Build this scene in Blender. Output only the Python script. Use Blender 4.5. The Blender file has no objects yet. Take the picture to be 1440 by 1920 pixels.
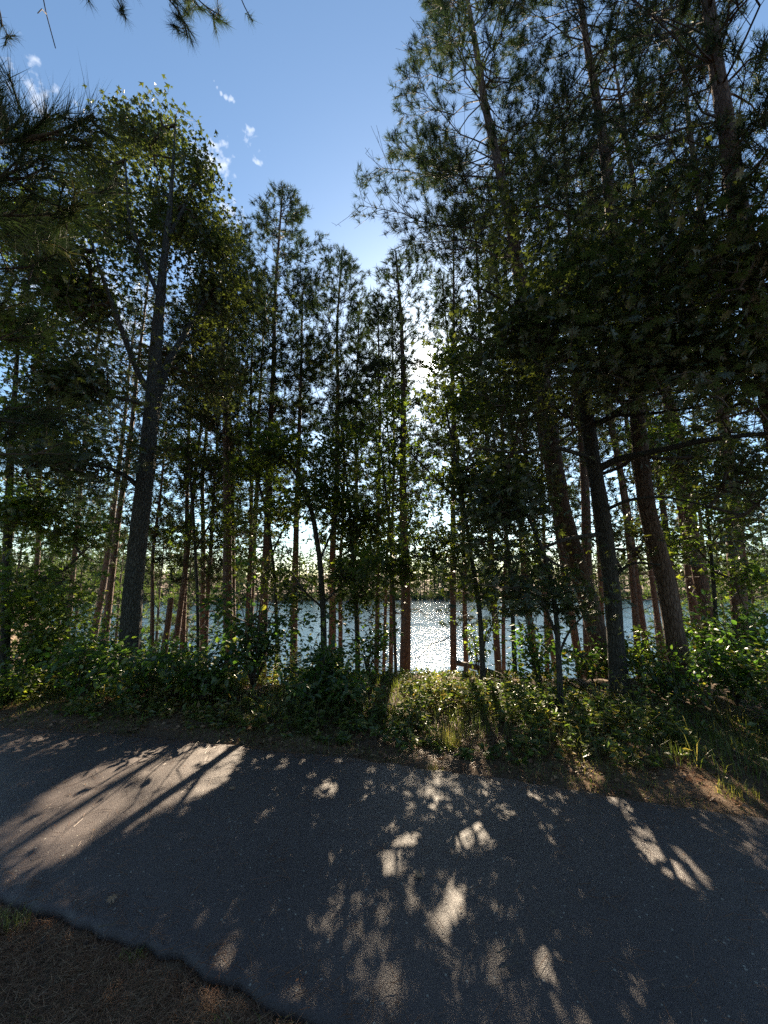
import bpy, math, random
import numpy as np
from mathutils import Vector

# ------------------------------------------------------------------ camera, sky, sun, exposure
SC = bpy.context.scene
COL = SC.collection
R = math.radians
rng = np.random.default_rng(11)
random.seed(5)
EYE, PITCH = 1.65, R(10.0)
CP, SP = math.cos(PITCH), math.sin(PITCH)
cam = bpy.data.objects.new("camera", bpy.data.cameras.new("camera")); COL.objects.link(cam)
cam.location = (0, 0, EYE); cam.rotation_euler = (R(90) + PITCH, 0, 0)
cam.data.sensor_fit = 'HORIZONTAL'; cam.data.sensor_width = 36; cam.data.lens = 18
cam.data.clip_start = .05; cam.data.clip_end = 3000
SC.camera = cam
SUN_EL, SUN_AZ = R(30.7), R(6.9)
SUN = np.array([math.sin(SUN_AZ) * math.cos(SUN_EL), math.cos(SUN_AZ) * math.cos(SUN_EL), math.sin(SUN_EL)])
SKY_STRENGTH, SUN_STRENGTH, EXPOSURE = 0.05, 5.0, 2.1
lamp = bpy.data.lights.new("sun", 'SUN'); lamp.energy = SUN_STRENGTH; lamp.angle = R(.53); lamp.color = (1, .83, .60)
sun = bpy.data.objects.new("sun", lamp); COL.objects.link(sun)
sun.rotation_euler = Vector(SUN).to_track_quat('Z', 'Y').to_euler(); sun.location = (4, 30, 30)
vs = SC.view_settings
vs.view_transform = 'Standard'; vs.look = 'None'; vs.gamma = 1; vs.use_curve_mapping = False; vs.exposure = EXPOSURE
cy = SC.cycles
cy.max_bounces = 6; cy.diffuse_bounces = 3; cy.glossy_bounces = 3; cy.transmission_bounces = 4; cy.transparent_max_bounces = 4
cy.caustics_reflective = False; cy.caustics_refractive = False
cy.use_adaptive_sampling = True; cy.adaptive_threshold = .006
cy.use_denoising = False; SC.render.filter_size = 1.15
cy.sample_clamp_indirect = 4
try: cy.denoiser = 'OPENIMAGEDENOISE'
except Exception: pass


def ray(px, py):
    x = (np.asarray(px, float) - 720) / 720; y = (960 - np.asarray(py, float)) / 720
    return x, y * CP + SP, CP - y * SP          # right, up, forward


def at(px, py, Y):
    """the point at ground distance Y ahead that is seen in direction px, py"""
    x, u, f = ray(px, py)
    return np.stack([Y * x / f, np.broadcast_to(Y, np.shape(x / f)) * 1.0, EYE + Y * u / f], -1)


def proj(P):
    P = np.atleast_2d(P); d = P - np.array([0, 0, EYE])
    zc = d[:, 1] * CP + d[:, 2] * SP; yc = d[:, 2] * CP - d[:, 1] * SP
    zc = np.where(zc < .05, .05, zc)
    return 720 + 720 * d[:, 0] / zc, 960 - 720 * yc / zc, zc


def direction(px, py):
    x, u, f = ray(px, py); v = np.array([float(x), float(f), float(u)]); return v / np.linalg.norm(v)


# world: Nishita sky, a hazy aureole round the sun and a few wisps of cloud
W = bpy.data.worlds.new("World"); SC.world = W; W.use_nodes = True
nt = W.node_tree; nt.nodes.clear()
def N(tree, typ, **kw):
    n = tree.nodes.new(typ)
    for k, v in kw.items(): setattr(n, k, v)
    return n
def L(tree, a, b): tree.links.new(a, b)
def M(tree, op, a, b=None, clamp=False):
    n = N(tree, 'ShaderNodeMath', operation=op, use_clamp=clamp)
    for i, v in enumerate((a, b)):
        if v is None: continue
        if isinstance(v, (int, float)): n.inputs[i].default_value = v
        else: L(tree, v, n.inputs[i])
    return n.outputs[0]
sky = N(nt, 'ShaderNodeTexSky', sky_type='NISHITA'); sky.sun_disc = False
sky.sun_elevation = SUN_EL; sky.sun_rotation = SUN_AZ; sky.air_density = 1.0; sky.dust_density = .35; sky.ozone_density = 1.0
tc = N(nt, 'ShaderNodeTexCoord')
def dotdir(v):
    n = N(nt, 'ShaderNodeVectorMath', operation='DOT_PRODUCT'); L(nt, tc.outputs['Generated'], n.inputs[0]); n.inputs[1].default_value = tuple(v)
    return n.outputs['Value']
def gauss(v, deg):
    k = 1 / (1 - math.cos(R(deg)))
    return M(nt, 'EXPONENT', M(nt, 'MULTIPLY', M(nt, 'SUBTRACT', dotdir(v), 1.0), k))
noise = N(nt, 'ShaderNodeTexNoise'); noise.inputs['Scale'].default_value = 14; noise.inputs['Detail'].default_value = 9; noise.inputs['Roughness'].default_value = .62
noise.inputs['Distortion'].default_value = .6
L(nt, tc.outputs['Generated'], noise.inputs['Vector'])
cm = None
for (px, py, deg, amt) in ((397, 140, .22, .9), (402, 152, .26, 1.0), (407, 164, .30, 1.1), (414, 174, .34, 1.15), (423, 181, .36, 1.2), (433, 186, .40, 1.25), (438, 192, .32, 1.15), (470, 250, 1.3, .62), (484, 300, 1.3, .58), (400, 310, 3.0, 1.2), (418, 380, 3.0, .9), (200, 340, 5, 1.0), (60, 170, 4, .8), (180, 600, 13, .9),
                           (470, 240, 2.5, .45), (300, 700, 12, .8), (-500, 500, 16, .8), (1900, 500, 16, .8)):
    g = M(nt, 'MULTIPLY', gauss(direction(px, py), deg), amt)
    cm = g if cm is None else M(nt, 'MAXIMUM', cm, g)
n2 = N(nt, 'ShaderNodeTexNoise'); n2.inputs['Scale'].default_value = 70; n2.inputs['Detail'].default_value = 6; L(nt, tc.outputs['Generated'], n2.inputs['Vector'])
cl = M(nt, 'SUBTRACT', M(nt, 'ADD', M(nt, 'MULTIPLY', noise.outputs['Fac'], .55), M(nt, 'MULTIPLY', n2.outputs['Fac'], .45)), M(nt, 'SUBTRACT', .70, M(nt, 'MULTIPLY', cm, .27)))
cl = M(nt, 'MULTIPLY', cl, 3.6, True)
mixc = N(nt, 'ShaderNodeMix', data_type='RGBA'); L(nt, cl, mixc.inputs['Factor']); 
wb = N(nt, 'ShaderNodeMix', data_type='RGBA', blend_type='MULTIPLY'); wb.inputs['Factor'].default_value = 1; wb.inputs[7].default_value = (.87, 1.0, 1.04, 1); L(nt, sky.outputs['Color'], wb.inputs[6])
L(nt, wb.outputs[2], mixc.inputs[6]); mixc.inputs[7].default_value = (7.5, 7.6, 7.9, 1)
aur = M(nt, 'ADD', M(nt, 'MULTIPLY', gauss(SUN, 1.1), 90.0), M(nt, 'ADD', M(nt, 'MULTIPLY', gauss(SUN, 3.5), 5.0), M(nt, 'MULTIPLY', gauss(SUN, 10), .5)))
aurc = N(nt, 'ShaderNodeMix', data_type='RGBA', blend_type='ADD'); aurc.inputs['Factor'].default_value = 1
tint = N(nt, 'ShaderNodeVectorMath', operation='SCALE'); tint.inputs[0].default_value = (1, .95, .86); L(nt, aur, tint.inputs['Scale'])
L(nt, mixc.outputs[2], aurc.inputs[6]); L(nt, tint.outputs[0], aurc.inputs[7])
bg = N(nt, 'ShaderNodeBackground'); bg.inputs['Strength'].default_value = SKY_STRENGTH; L(nt, aurc.outputs[2], bg.inputs['Color'])
wo = N(nt, 'ShaderNodeOutputWorld'); L(nt, bg.outputs[0], wo.inputs[0])

# ------------------------------------------------------------------ materials
def mat(name):
    m = bpy.data.materials.new(name); m.use_nodes = True; m.node_tree.nodes.clear(); return m, m.node_tree
def ramp(t, fac, stops):
    r = N(t, 'ShaderNodeValToRGB'); e = r.color_ramp.elements
    while len(e) < len(stops): e.new(.5)
    for el, (p, c) in zip(e, stops): el.position = p; el.color = (*c, 1)
    L(t, fac, r.inputs[0]); return r.outputs[0]
def leaf_mat(name, stops, trans, tcol, gloss=.05, rough=.38):
    m, t = mat(name)
    a = N(t, 'ShaderNodeAttribute', attribute_name='rnd')
    c = ramp(t, a.outputs['Fac'], stops)
    d = N(t, 'ShaderNodeBsdfDiffuse'); L(t, c, d.inputs[0])
    tr = N(t, 'ShaderNodeBsdfTranslucent')
    tm = N(t, 'ShaderNodeMix', data_type='RGBA', blend_type='MULTIPLY'); tm.inputs[0].default_value = 1
    L(t, c, tm.inputs[6]); tm.inputs[7].default_value = (*tcol, 1); L(t, tm.outputs[2], tr.inputs[0])
    mx = N(t, 'ShaderNodeMixShader'); mx.inputs[0].default_value = trans; L(t, d.outputs[0], mx.inputs[1]); L(t, tr.outputs[0], mx.inputs[2])
    out = N(t, 'ShaderNodeOutputMaterial')
    if gloss:
        g = N(t, 'ShaderNodeBsdfGlossy'); g.inputs['Roughness'].default_value = rough; g.inputs[0].default_value = (1, 1, 1, 1)
        m2 = N(t, 'ShaderNodeMixShader'); m2.inputs[0].default_value = gloss; L(t, mx.outputs[0], m2.inputs[1]); L(t, g.outputs[0], m2.inputs[2]); L(t, m2.outputs[0], out.inputs[0])
    else: L(t, mx.outputs[0], out.inputs[0])
    return m
OAK = leaf_mat('oak_leaf', ((0, (.026, .042, .015)), (.6, (.040, .064, .020)), (.93, (.075, .09, .026)), (1, (.15, .11, .03))), .5, (3.2, 3.1, .8), .03)
OAKD = leaf_mat('oak_leaf_dark', ((0, (.034, .050, .027)), (.7, (.050, .072, .034)), (1, (.085, .10, .036))), .34, (2.6, 2.4, .7), .06, .45)
BUSH = leaf_mat('shrub_leaf', ((0, (.035, .07, .02)), (.6, (.06, .105, .026)), (.92, (.11, .14, .03)), (1, (.20, .13, .04))), .5, (2.2, 2.6, 1.0), .05)
FAR = leaf_mat('far_foliage', ((0, (.03, .05, .03)), (.6, (.05, .07, .04)), (1, (.08, .09, .045))), .3, (1.8, 1.9, 1.1), .0)
HERB = leaf_mat('herb_leaf', ((0, (.05, .085, .024)), (.55, (.085, .12, .032)), (.85, (.16, .16, .045)), (1, (.26, .18, .07))), .45, (2.0, 2.2, .9), .04)
YOUNG = leaf_mat('pale_leaf', ((0, (.045, .08, .022)), (.7, (.075, .11, .028)), (1, (.15, .15, .04))), .52, (2.7, 2.8, .9), .04)
NEEDLE = leaf_mat('pine_needle', ((0, (.018, .034, .020)), (.6, (.028, .048, .025)), (.95, (.055, .068, .028)), (1, (.12, .08, .04))), .22, (2.2, 2.2, 1.2), .02, .45)
NEEDLE_PALE = leaf_mat('pale_pine_needle', ((0, (.045, .075, .024)), (.7, (.075, .11, .032)), (1, (.12, .12, .04))), .35, (2.2, 2.4, 1.0), .03, .45)
GRASS = leaf_mat('grass_blade', ((0, (.06, .085, .024)), (.5, (.105, .13, .036)), (.8, (.19, .17, .065)), (1, (.30, .24, .11))), .45, (2.0, 2.1, 1.0), .03)
DUFF = leaf_mat('dry_needle', ((0, (.11, .052, .030)), (.5, (.21, .105, .058)), (1, (.36, .24, .15))), .1, (1, 1, 1), .03)

def bark_mat(name, dark, mid, pale, sc=(38, 38, 11), bump=.8):
    m, t = mat(name)
    tcn = N(t, 'ShaderNodeTexCoord'); mp = N(t, 'ShaderNodeMapping'); mp.inputs['Scale'].default_value = sc
    L(t, tcn.outputs['Object'], mp.inputs[0])
    nz = N(t, 'ShaderNodeTexNoise'); nz.inputs['Scale'].default_value = 1.1; nz.inputs['Detail'].default_value = 6; L(t, mp.outputs[0], nz.inputs['Vector'])
    ad = N(t, 'ShaderNodeMix', data_type='VECTOR'); ad.inputs[0].default_value = .25; L(t, mp.outputs[0], ad.inputs[4]); L(t, nz.outputs['Color'], ad.inputs[5])
    vo = N(t, 'ShaderNodeTexVoronoi', feature='DISTANCE_TO_EDGE'); L(t, ad.outputs[1], vo.inputs['Vector']); vo.inputs['Scale'].default_value = .8
    plate = M(t, 'MULTIPLY', vo.outputs['Distance'], 5.0, True)
    c1 = ramp(t, M(t, 'ADD', M(t, 'MULTIPLY', plate, .22), M(t, 'MULTIPLY', nz.outputs['Fac'], .78)), ((.2, dark), (.5, mid), (.8, pale)))
    b = N(t, 'ShaderNodeBsdfPrincipled'); b.inputs['Roughness'].default_value = .85; L(t, c1, b.inputs['Base Color'])
    bp = N(t, 'ShaderNodeBump'); bp.inputs['Strength'].default_value = bump; bp.inputs['Distance'].default_value = .02
    L(t, M(t, 'ADD', plate, M(t, 'MULTIPLY', nz.outputs['Fac'], .6)), bp.inputs['Height']); L(t, bp.outputs[0], b.inputs['Normal'])
    o = N(t, 'ShaderNodeOutputMaterial'); L(t, b.outputs[0], o.inputs[0]); return m
PINEBARK = bark_mat('red_pine_bark', (.045, .026, .02), (.115, .07, .052), (.20, .14, .11))
OAKBARK = bark_mat('oak_bark', (.022, .021, .019), (.058, .057, .052), (.15, .15, .138), (60, 60, 14))
DARKBARK = bark_mat('dark_oak_bark', (.02, .018, .016), (.05, .045, .04), (.09, .085, .075), (60, 60, 14))
TWIG = bark_mat('twig_bark', (.03, .022, .018), (.07, .05, .04), (.12, .09, .075), (10, 10, 10), .3)
DEADW = bark_mat('dead_wood', (.06, .05, .04), (.14, .115, .095), (.24, .21, .18), (14, 14, 14), .5)

def ground_mat():
    m, t = mat('forest_floor'); tcn = N(t, 'ShaderNodeTexCoord')
    n1 = N(t, 'ShaderNodeTexNoise'); n1.inputs['Scale'].default_value = 1.3; n1.inputs['Detail'].default_value = 6
    n2 = N(t, 'ShaderNodeTexNoise'); n2.inputs['Scale'].default_value = 45; n2.inputs['Detail'].default_value = 5; n2.inputs['Roughness'].default_value = .7
    L(t, tcn.outputs['Object'], n1.inputs['Vector']); L(t, tcn.outputs['Object'], n2.inputs['Vector'])
    f = M(t, 'ADD', M(t, 'MULTIPLY', n1.outputs['Fac'], .5), M(t, 'MULTIPLY', n2.outputs['Fac'], .5))
    c = ramp(t, f, ((.32, (.05, .04, .022)), (.46, (.10, .062, .036)), (.56, (.15, .095, .056)), (.7, (.24, .17, .11))))
    b = N(t, 'ShaderNodeBsdfPrincipled'); b.inputs['Roughness'].default_value = .95; L(t, c, b.inputs['Base Color'])
    bp = N(t, 'ShaderNodeBump'); bp.inputs['Strength'].default_value = .8; bp.inputs['Distance'].default_value = .02; L(t, n2.outputs['Fac'], bp.inputs['Height']); L(t, bp.outputs[0], b.inputs['Normal'])
    o = N(t, 'ShaderNodeOutputMaterial'); L(t, b.outputs[0], o.inputs[0]); return m
def asphalt_mat():
    m, t = mat('asphalt'); tcn = N(t, 'ShaderNodeTexCoord')
    v = N(t, 'ShaderNodeTexVoronoi'); v.inputs['Scale'].default_value = 190; L(t, tcn.outputs['Object'], v.inputs['Vector'])
    v2 = N(t, 'ShaderNodeTexVoronoi'); v2.inputs['Scale'].default_value = 75; L(t, tcn.outputs['Object'], v2.inputs['Vector'])
    n1 = N(t, 'ShaderNodeTexNoise'); n1.inputs['Scale'].default_value = .9; n1.inputs['Detail'].default_value = 5; L(t, tcn.outputs['Object'], n1.inputs['Vector'])
    n3 = N(t, 'ShaderNodeTexNoise'); n3.inputs['Scale'].default_value = 260; n3.inputs['Detail'].default_value = 3; L(t, tcn.outputs['Object'], n3.inputs['Vector'])
    sep = N(t, 'ShaderNodeSeparateColor'); L(t, v.outputs['Color'], sep.inputs[0])
    f = M(t, 'ADD', M(t, 'MULTIPLY', sep.outputs[0], .36), M(t, 'MULTIPLY', n1.outputs['Fac'], .64))
    c = ramp(t, f, ((.15, (.054, .043, .043)), (.5, (.084, .065, .063)), (.75, (.118, .094, .086)), (.93, (.20, .17, .15))))
    sep2 = N(t, 'ShaderNodeSeparateColor'); L(t, v2.outputs['Color'], sep2.inputs[0])
    fl = M(t, 'MULTIPLY', M(t, 'GREATER_THAN', sep2.outputs[1], .985), M(t, 'LESS_THAN', v2.outputs['Distance'], .42))
    mx = N(t, 'ShaderNodeMix', data_type='RGBA'); L(t, fl, mx.inputs[0]); L(t, c, mx.inputs[6]); mx.inputs[7].default_value = (.30, .28, .24, 1)
    b = N(t, 'ShaderNodeBsdfPrincipled'); b.inputs['Roughness'].default_value = .52; b.inputs['Specular IOR Level'].default_value = .5; L(t, mx.outputs[2], b.inputs['Base Color'])
    bp = N(t, 'ShaderNodeBump'); bp.inputs['Strength'].default_value = .5; bp.inputs['Distance'].default_value = .004
    h = M(t, 'ADD', M(t, 'MULTIPLY', v.outputs['Distance'], -.8), M(t, 'MULTIPLY', n3.outputs['Fac'], .7))
    L(t, h, bp.inputs['Height']); L(t, bp.outputs[0], b.inputs['Normal'])
    o = N(t, 'ShaderNodeOutputMaterial'); L(t, b.outputs[0], o.inputs[0]); return m
def water_mat():
    m, t = mat('lake_water'); tcn = N(t, 'ShaderNodeTexCoord'); mp = N(t, 'ShaderNodeMapping'); mp.inputs['Scale'].default_value = (1, 1.6, 1); L(t, tcn.outputs['Object'], mp.inputs[0])
    a = N(t, 'ShaderNodeTexNoise'); a.inputs['Scale'].default_value = 1.6; a.inputs['Detail'].default_value = 4; L(t, mp.outputs[0], a.inputs['Vector'])
    c = N(t, 'ShaderNodeTexNoise'); c.inputs['Scale'].default_value = 6; c.inputs['Detail'].default_value = 3; L(t, mp.outputs[0], c.inputs['Vector'])
    bp = N(t, 'ShaderNodeBump'); bp.inputs['Strength'].default_value = .5; bp.inputs['Distance'].default_value = .13
    w_ = N(t, 'ShaderNodeTexNoise'); w_.inputs['Scale'].default_value = .16; w_.inputs['Detail'].default_value = 4; mp2 = N(t, 'ShaderNodeMapping'); mp2.inputs['Scale'].default_value = (.35, 1.5, 1); L(t, tcn.outputs['Object'], mp2.inputs[0]); L(t, mp2.outputs[0], w_.inputs['Vector'])
    band = M(t, 'ADD', .35, M(t, 'MULTIPLY', w_.outputs['Fac'], 1.3))
    L(t, M(t, 'MULTIPLY', band, M(t, 'ADD', a.outputs['Fac'], M(t, 'MULTIPLY', c.outputs['Fac'], .35))), bp.inputs['Height'])
    b = N(t, 'ShaderNodeBsdfPrincipled'); b.inputs['Base Color'].default_value = (.02, .05, .075, 1); b.inputs['Roughness'].default_value = .08; b.inputs['IOR'].default_value = 1.33
    L(t, bp.outputs[0], b.inputs['Normal']); o = N(t, 'ShaderNodeOutputMaterial'); L(t, b.outputs[0], o.inputs[0]); return m
GROUND, ASPHALT, WATER = ground_mat(), asphalt_mat(), water_mat()

# ------------------------------------------------------------------ mesh helpers (numpy)
def norm(v): return v / np.maximum(np.linalg.norm(v, axis=-1, keepdims=True), 1e-9)

class MB:
    """collects polygons of any size, with a material slot and a random value per vertex"""
    def __init__(s): s.v, s.i, s.n, s.m, s.r, s.s, s.nv = [], [], [], [], [], [], 0
    def add(s, V, F, slot=0, rnd=None, smooth=False):      # V (k,3), F (f,c)
        V = np.asarray(V, float).reshape(-1, 3); F = np.asarray(F, int)
        if not len(V): return s
        s.v.append(V); s.i.append((F + s.nv).ravel()); s.n.append(np.full(len(F), F.shape[1])); s.m.append(np.full(len(F), slot)); s.s.append(np.full(len(F), smooth))
        s.r.append(np.full(len(V), .5) if rnd is None else np.asarray(rnd, float)); s.nv += len(V); return s
    def mesh(s, name, mats, origin=(0, 0, 0)):
        me = bpy.data.meshes.new(name)
        for m in mats: me.materials.append(m)
        if not s.v: return me
        V = np.concatenate(s.v) - np.asarray(origin); I = np.concatenate(s.i); C = np.concatenate(s.n)
        me.vertices.add(len(V)); me.vertices.foreach_set('co', V.ravel())
        me.loops.add(len(I)); me.loops.foreach_set('vertex_index', I)
        me.polygons.add(len(C)); st = np.zeros(len(C), int); st[1:] = np.cumsum(C)[:-1]
        me.polygons.foreach_set('loop_start', st); me.polygons.foreach_set('loop_total', C)
        me.polygons.foreach_set('material_index', np.concatenate(s.m)); me.polygons.foreach_set('use_smooth', np.concatenate(s.s))
        a = me.attributes.new('rnd', 'FLOAT', 'POINT'); a.data.foreach_set('value', np.concatenate(s.r))
        me.update(calc_edges=True); return me
    def build(s, name, mats, parent=None, origin=(0, 0, 0), kind=None):
        o = bpy.data.objects.new(name, s.mesh(name, mats, origin)); COL.objects.link(o)
        if parent is None: o.location = origin
        else: o.parent = parent
        if kind: o['kind'] = kind
        return o

def tag(o, label, cat, group=None):
    o['label'] = label; o['category'] = cat
    if group: o['group'] = group
    return o
def thing(name, label, cat, loc, group=None):
    o = bpy.data.objects.new(name, None); o.empty_display_size = .2; o.location = loc; COL.objects.link(o); return tag(o, label, cat, group)

def vnoise(P, seed=0):
    """smooth value noise 0..1"""
    P = np.asarray(P, float); i = np.floor(P).astype(np.int64); f = P - i; f = f * f * (3 - 2 * f)
    def h(a, b, c):
        n = (a * 73856093 ^ b * 19349663 ^ c * 83492791 ^ (seed * 2654435 + 1013)) & 0x7fffffff
        n = (n * (n * n * 15731 + 789221) + 1376312589) & 0x7fffffff
        return n / 0x7fffffff
    out = 0
    for dx in (0, 1):
        for dy in (0, 1):
            for dz in (0, 1):
                w = (f[..., 0] if dx else 1 - f[..., 0]) * (f[..., 1] if dy else 1 - f[..., 1]) * (f[..., 2] if dz else 1 - f[..., 2])
                out = out + w * h(i[..., 0] + dx, i[..., 1] + dy, i[..., 2] + dz)
    return out

def frames(D):
    D = norm(D); ref = np.where(np.abs(D[..., 2:3]) > .9, np.array([1., 0, 0]), np.array([0, 0, 1.]))
    A = norm(np.cross(D, ref)); return A, np.cross(D, A)

def prisms(mb, A, B, ra, rb, sides=4, slot=0):
    A, B = np.atleast_2d(A), np.atleast_2d(B); n = len(A)
    if not n: return
    U, V = frames(B - A); ang = np.arange(sides) / sides * 2 * math.pi
    c, s = np.cos(ang)[None, :, None], np.sin(ang)[None, :, None]
    ring = U[:, None] * c + V[:, None] * s
    ra = np.broadcast_to(ra, n)[:, None, None]; rb = np.broadcast_to(rb, n)[:, None, None]
    P = np.concatenate([A[:, None] + ring * ra, B[:, None] + ring * rb], 1).reshape(-1, 3)
    k = np.arange(sides); q = np.stack([k, (k + 1) % sides, (k + 1) % sides + sides, k + sides], 1)
    F = (q[None] + (np.arange(n) * 2 * sides)[:, None, None]).reshape(-1, 4)
    mb.add(P, F, slot, smooth=sides > 4)

def tube(mb, P, rad, sides=10, slot=0, rough=0, seed=0, cap=True):
    P = np.asarray(P, float); n = len(P); rad = np.broadcast_to(rad, n)
    D = np.gradient(P, axis=0); D = norm(D); ref = np.array([.31, .93, .1]) if abs(D[:, 2]).mean() > .5 else np.array([.1, .15, .98])
    U = norm(np.cross(D, ref)); V = np.cross(D, U); ang = np.arange(sides) / sides * 2 * math.pi
    ring = U[:, None] * np.cos(ang)[None, :, None] + V[:, None] * np.sin(ang)[None, :, None]
    rr = np.repeat(rad[:, None], sides, 1).copy()
    if rough:
        s = np.concatenate([[0], np.cumsum(np.linalg.norm(np.diff(P, axis=0), axis=1))])
        q = np.stack([np.cos(ang)[None] * 4 + 0 * s[:, None], np.sin(ang)[None] * 4 + 0 * s[:, None], s[:, None] * 5 + 0 * ang[None]], -1)
        rr *= 1 + rough * (vnoise(q, seed) - .5) * 2 + rough * (vnoise(q * 2.3, seed + 7) - .5)
    X = (P[:, None] + ring * rr[..., None]).reshape(-1, 3)
    k = np.arange(sides); q = np.stack([k, (k + 1) % sides, (k + 1) % sides + sides, k + sides], 1)
    mb.add(X, (q[None] + (np.arange(n - 1) * sides)[:, None, None]).reshape(-1, 4), slot, smooth=True)
    if cap: mb.add(X[-sides:], np.arange(sides)[None], slot)

def resample(P, step, col=None):
    P = np.asarray(P, float); s = np.concatenate([[0], np.cumsum(np.linalg.norm(np.diff(P[:, :3], axis=0), axis=1))])
    n = max(3, int(s[-1] / step) + 1); t = np.linspace(0, s[-1], n)
    Q = np.stack([np.interp(t, s, P[:, k]) for k in range(P.shape[1])], 1)
    for _ in range(max(1, int(.35 / step))):
        Q[1:-1] = .25 * Q[:-2] + .5 * Q[1:-1] + .25 * Q[2:]
    return Q, t

def sprinkle(mb, P, Dir, Nrm, size, tmpl, rnd, slot=0):
    """copies of a leaf outline: P base points, Dir length axis, Nrm face normal; tmpl = (points (k,3), faces list)"""
    T, faces = tmpl; n = len(P)
    if not n: return
    Y = norm(Dir); X = norm(np.cross(Y, Nrm)); Z = np.cross(X, Y)
    size = np.broadcast_to(size, n)[:, None, None]
    V = P[:, None] + size * (X[:, None] * T[None, :, 0:1] + Y[:, None] * T[None, :, 1:2] + Z[:, None] * T[None, :, 2:3])
    F = (np.asarray(faces)[None] + (np.arange(n) * len(T))[:, None, None]).reshape(-1, len(faces[0]))
    mb.add(V.reshape(-1, 3), F, slot, np.repeat(rnd, len(T)))

# leaf outlines
OAKSTAR = (np.array([(0, .0, 0), (-.44, .62, -.1), (0, .46, .03), (.44, .62, -.1), (-.15, .42, .01), (.15, .42, .01), (0, 1, -.08)]), [(0, 2, 1), (0, 3, 2), (4, 5, 6)])
OAKLEAF = (np.array([(0, 0, 0), (-.40, .40, -.06), (0, .40, .03), (.40, .40, -.06), (-.42, .72, -.10), (0, .62, .03), (.42, .72, -.10), (-.12, .66, 0), (.12, .66, 0), (0, 1, -.08)]),
           [(0, 2, 1), (0, 3, 2), (2, 5, 4), (2, 6, 5), (7, 8, 9)])
_ol = [(0.02, 0), (.05, .2), (.26, .2), (.30, .32), (.10, .38), (.40, .46), (.46, .62), (.13, .58), (.30, .78), (.24, .88), (.08, .78), (0, 1.0)]
_ol = _ol + [(-x, y) for x, y in _ol[-2::-1]]
OAKFULL = (np.array([(x, y, -.5 * x * x - .12 * y * y) for x, y in _ol]), [tuple(range(len(_ol)))])
OVATE = (np.array([(0, 0, 0), (-.28, .3, .05), (-.24, .62, .02), (0, 1, -.08), (.24, .62, .02), (.28, .3, .05), (0, .45, -.03)]),
         [(0, 6, 1), (1, 6, 2), (2, 6, 3), (3, 6, 4), (4, 6, 5), (5, 6, 0)])
SLIM2 = (np.array([(0, 0, 0), (-.25, .4, .05), (0, 1, -.12), (.25, .4, .05)]), [(0, 2, 1), (0, 3, 2)])
SLIM = (np.array([(0, 0, 0), (-.17, .45, .03), (0, 1, -.1), (.17, .45, .03)]), [(0, 2, 1), (0, 3, 2)])

# ------------------------------------------------------------------ where the light falls through (openings in the foliage)
# ellipses of the trail, as seen from the camera, that the sun reaches: px, py, rx, ry, turn, share of foliage missing
LIT = [(230, 1500, 225, 66, -18, .985), (60, 1585, 110, 48, -15, .95), (90, 1398, 110, 16, -8, .95), (300, 1425, 90, 16, -5, .85), (400, 1405, 60, 20, 0, .55), (500, 1440, 34, 18, 0, .9), (615, 1500, 32, 24, 0, .85),
       (735, 1640, 30, 38, 0, .9), (885, 1598, 42, 30, 0, .9), (850, 1715, 28, 38, 0, .93), *[(float(a), float(b), float(c), float(c) * float(e), 0, .9) for a, b, c, e in zip(np.random.default_rng(3).uniform(580, 905, 30), np.random.default_rng(4).uniform(1450, 1770, 30), np.random.default_rng(5).uniform(7, 20, 30), np.random.default_rng(6).uniform(.7, 1.6, 30))], (668, 1452, 24, 14, 0, .8), (817, 1495, 20, 30, 0, .8), (770, 1565, 50, 28, 0, .5),
       (645, 1710, 24, 28, 0, .6), (580, 1670, 20, 26, 0, .7), (1265, 1635, 100, 26, 38, .93), (1170, 1520, 30, 11, 30, .95), (1150, 1455, 120, 16, 12, .7), (1235, 1590, 40, 12, 40, .9), (1320, 1640, 60, 9, 50, .9), (1200, 1560, 34, 10, 35, .8),
       (430, 1850, 50, 30, -20, .5), (460, 1560, 60, 20, -30, .6), (850, 1330, 150, 50, 0, .4), (650, 1395, 60, 14, 0, .4), (1385, 1485, 90, 34, 14, .97), (470, 1365, 50, 12, 0, .9), (60, 1335, 70, 15, 0, .8),
       (950, 1310, 100, 30, 0, .35), (700, 1330, 80, 20, 0, .3), (250, 1360, 80, 8, 0, .7)]
SKYPOLY = np.array([(-40, -400), (-40, 110), (60, 130), (215, 160), (235, 185), (290, 160), (345, 172), (365, 225), (395, 240), (392, 290), (430, 345), (440, 388), (475, 372), (520, 338), (550, 350), (602, 415), (618, 455), (640, 460),
                    (665, 488), (690, 520), (735, 464), (760, 460), (745, 440), (715, 446), (690, 420), (660, 408), (638, 348), (670, 308), (712, 300), (718, 240), (720, 170), (745, 120), (780, 70), (790, 0), (785, -400)], float)
def in_poly(x, y, P):
    ins = np.zeros(len(x), bool); j = len(P) - 1
    for i in range(len(P)):
        a, b = P[i], P[j]; c = (a[1] > y) != (b[1] > y)
        ins ^= c & (x < (b[0] - a[0]) * (y - a[1]) / (b[1] - a[1] + 1e-9) + a[0]); j = i
    return ins
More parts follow.
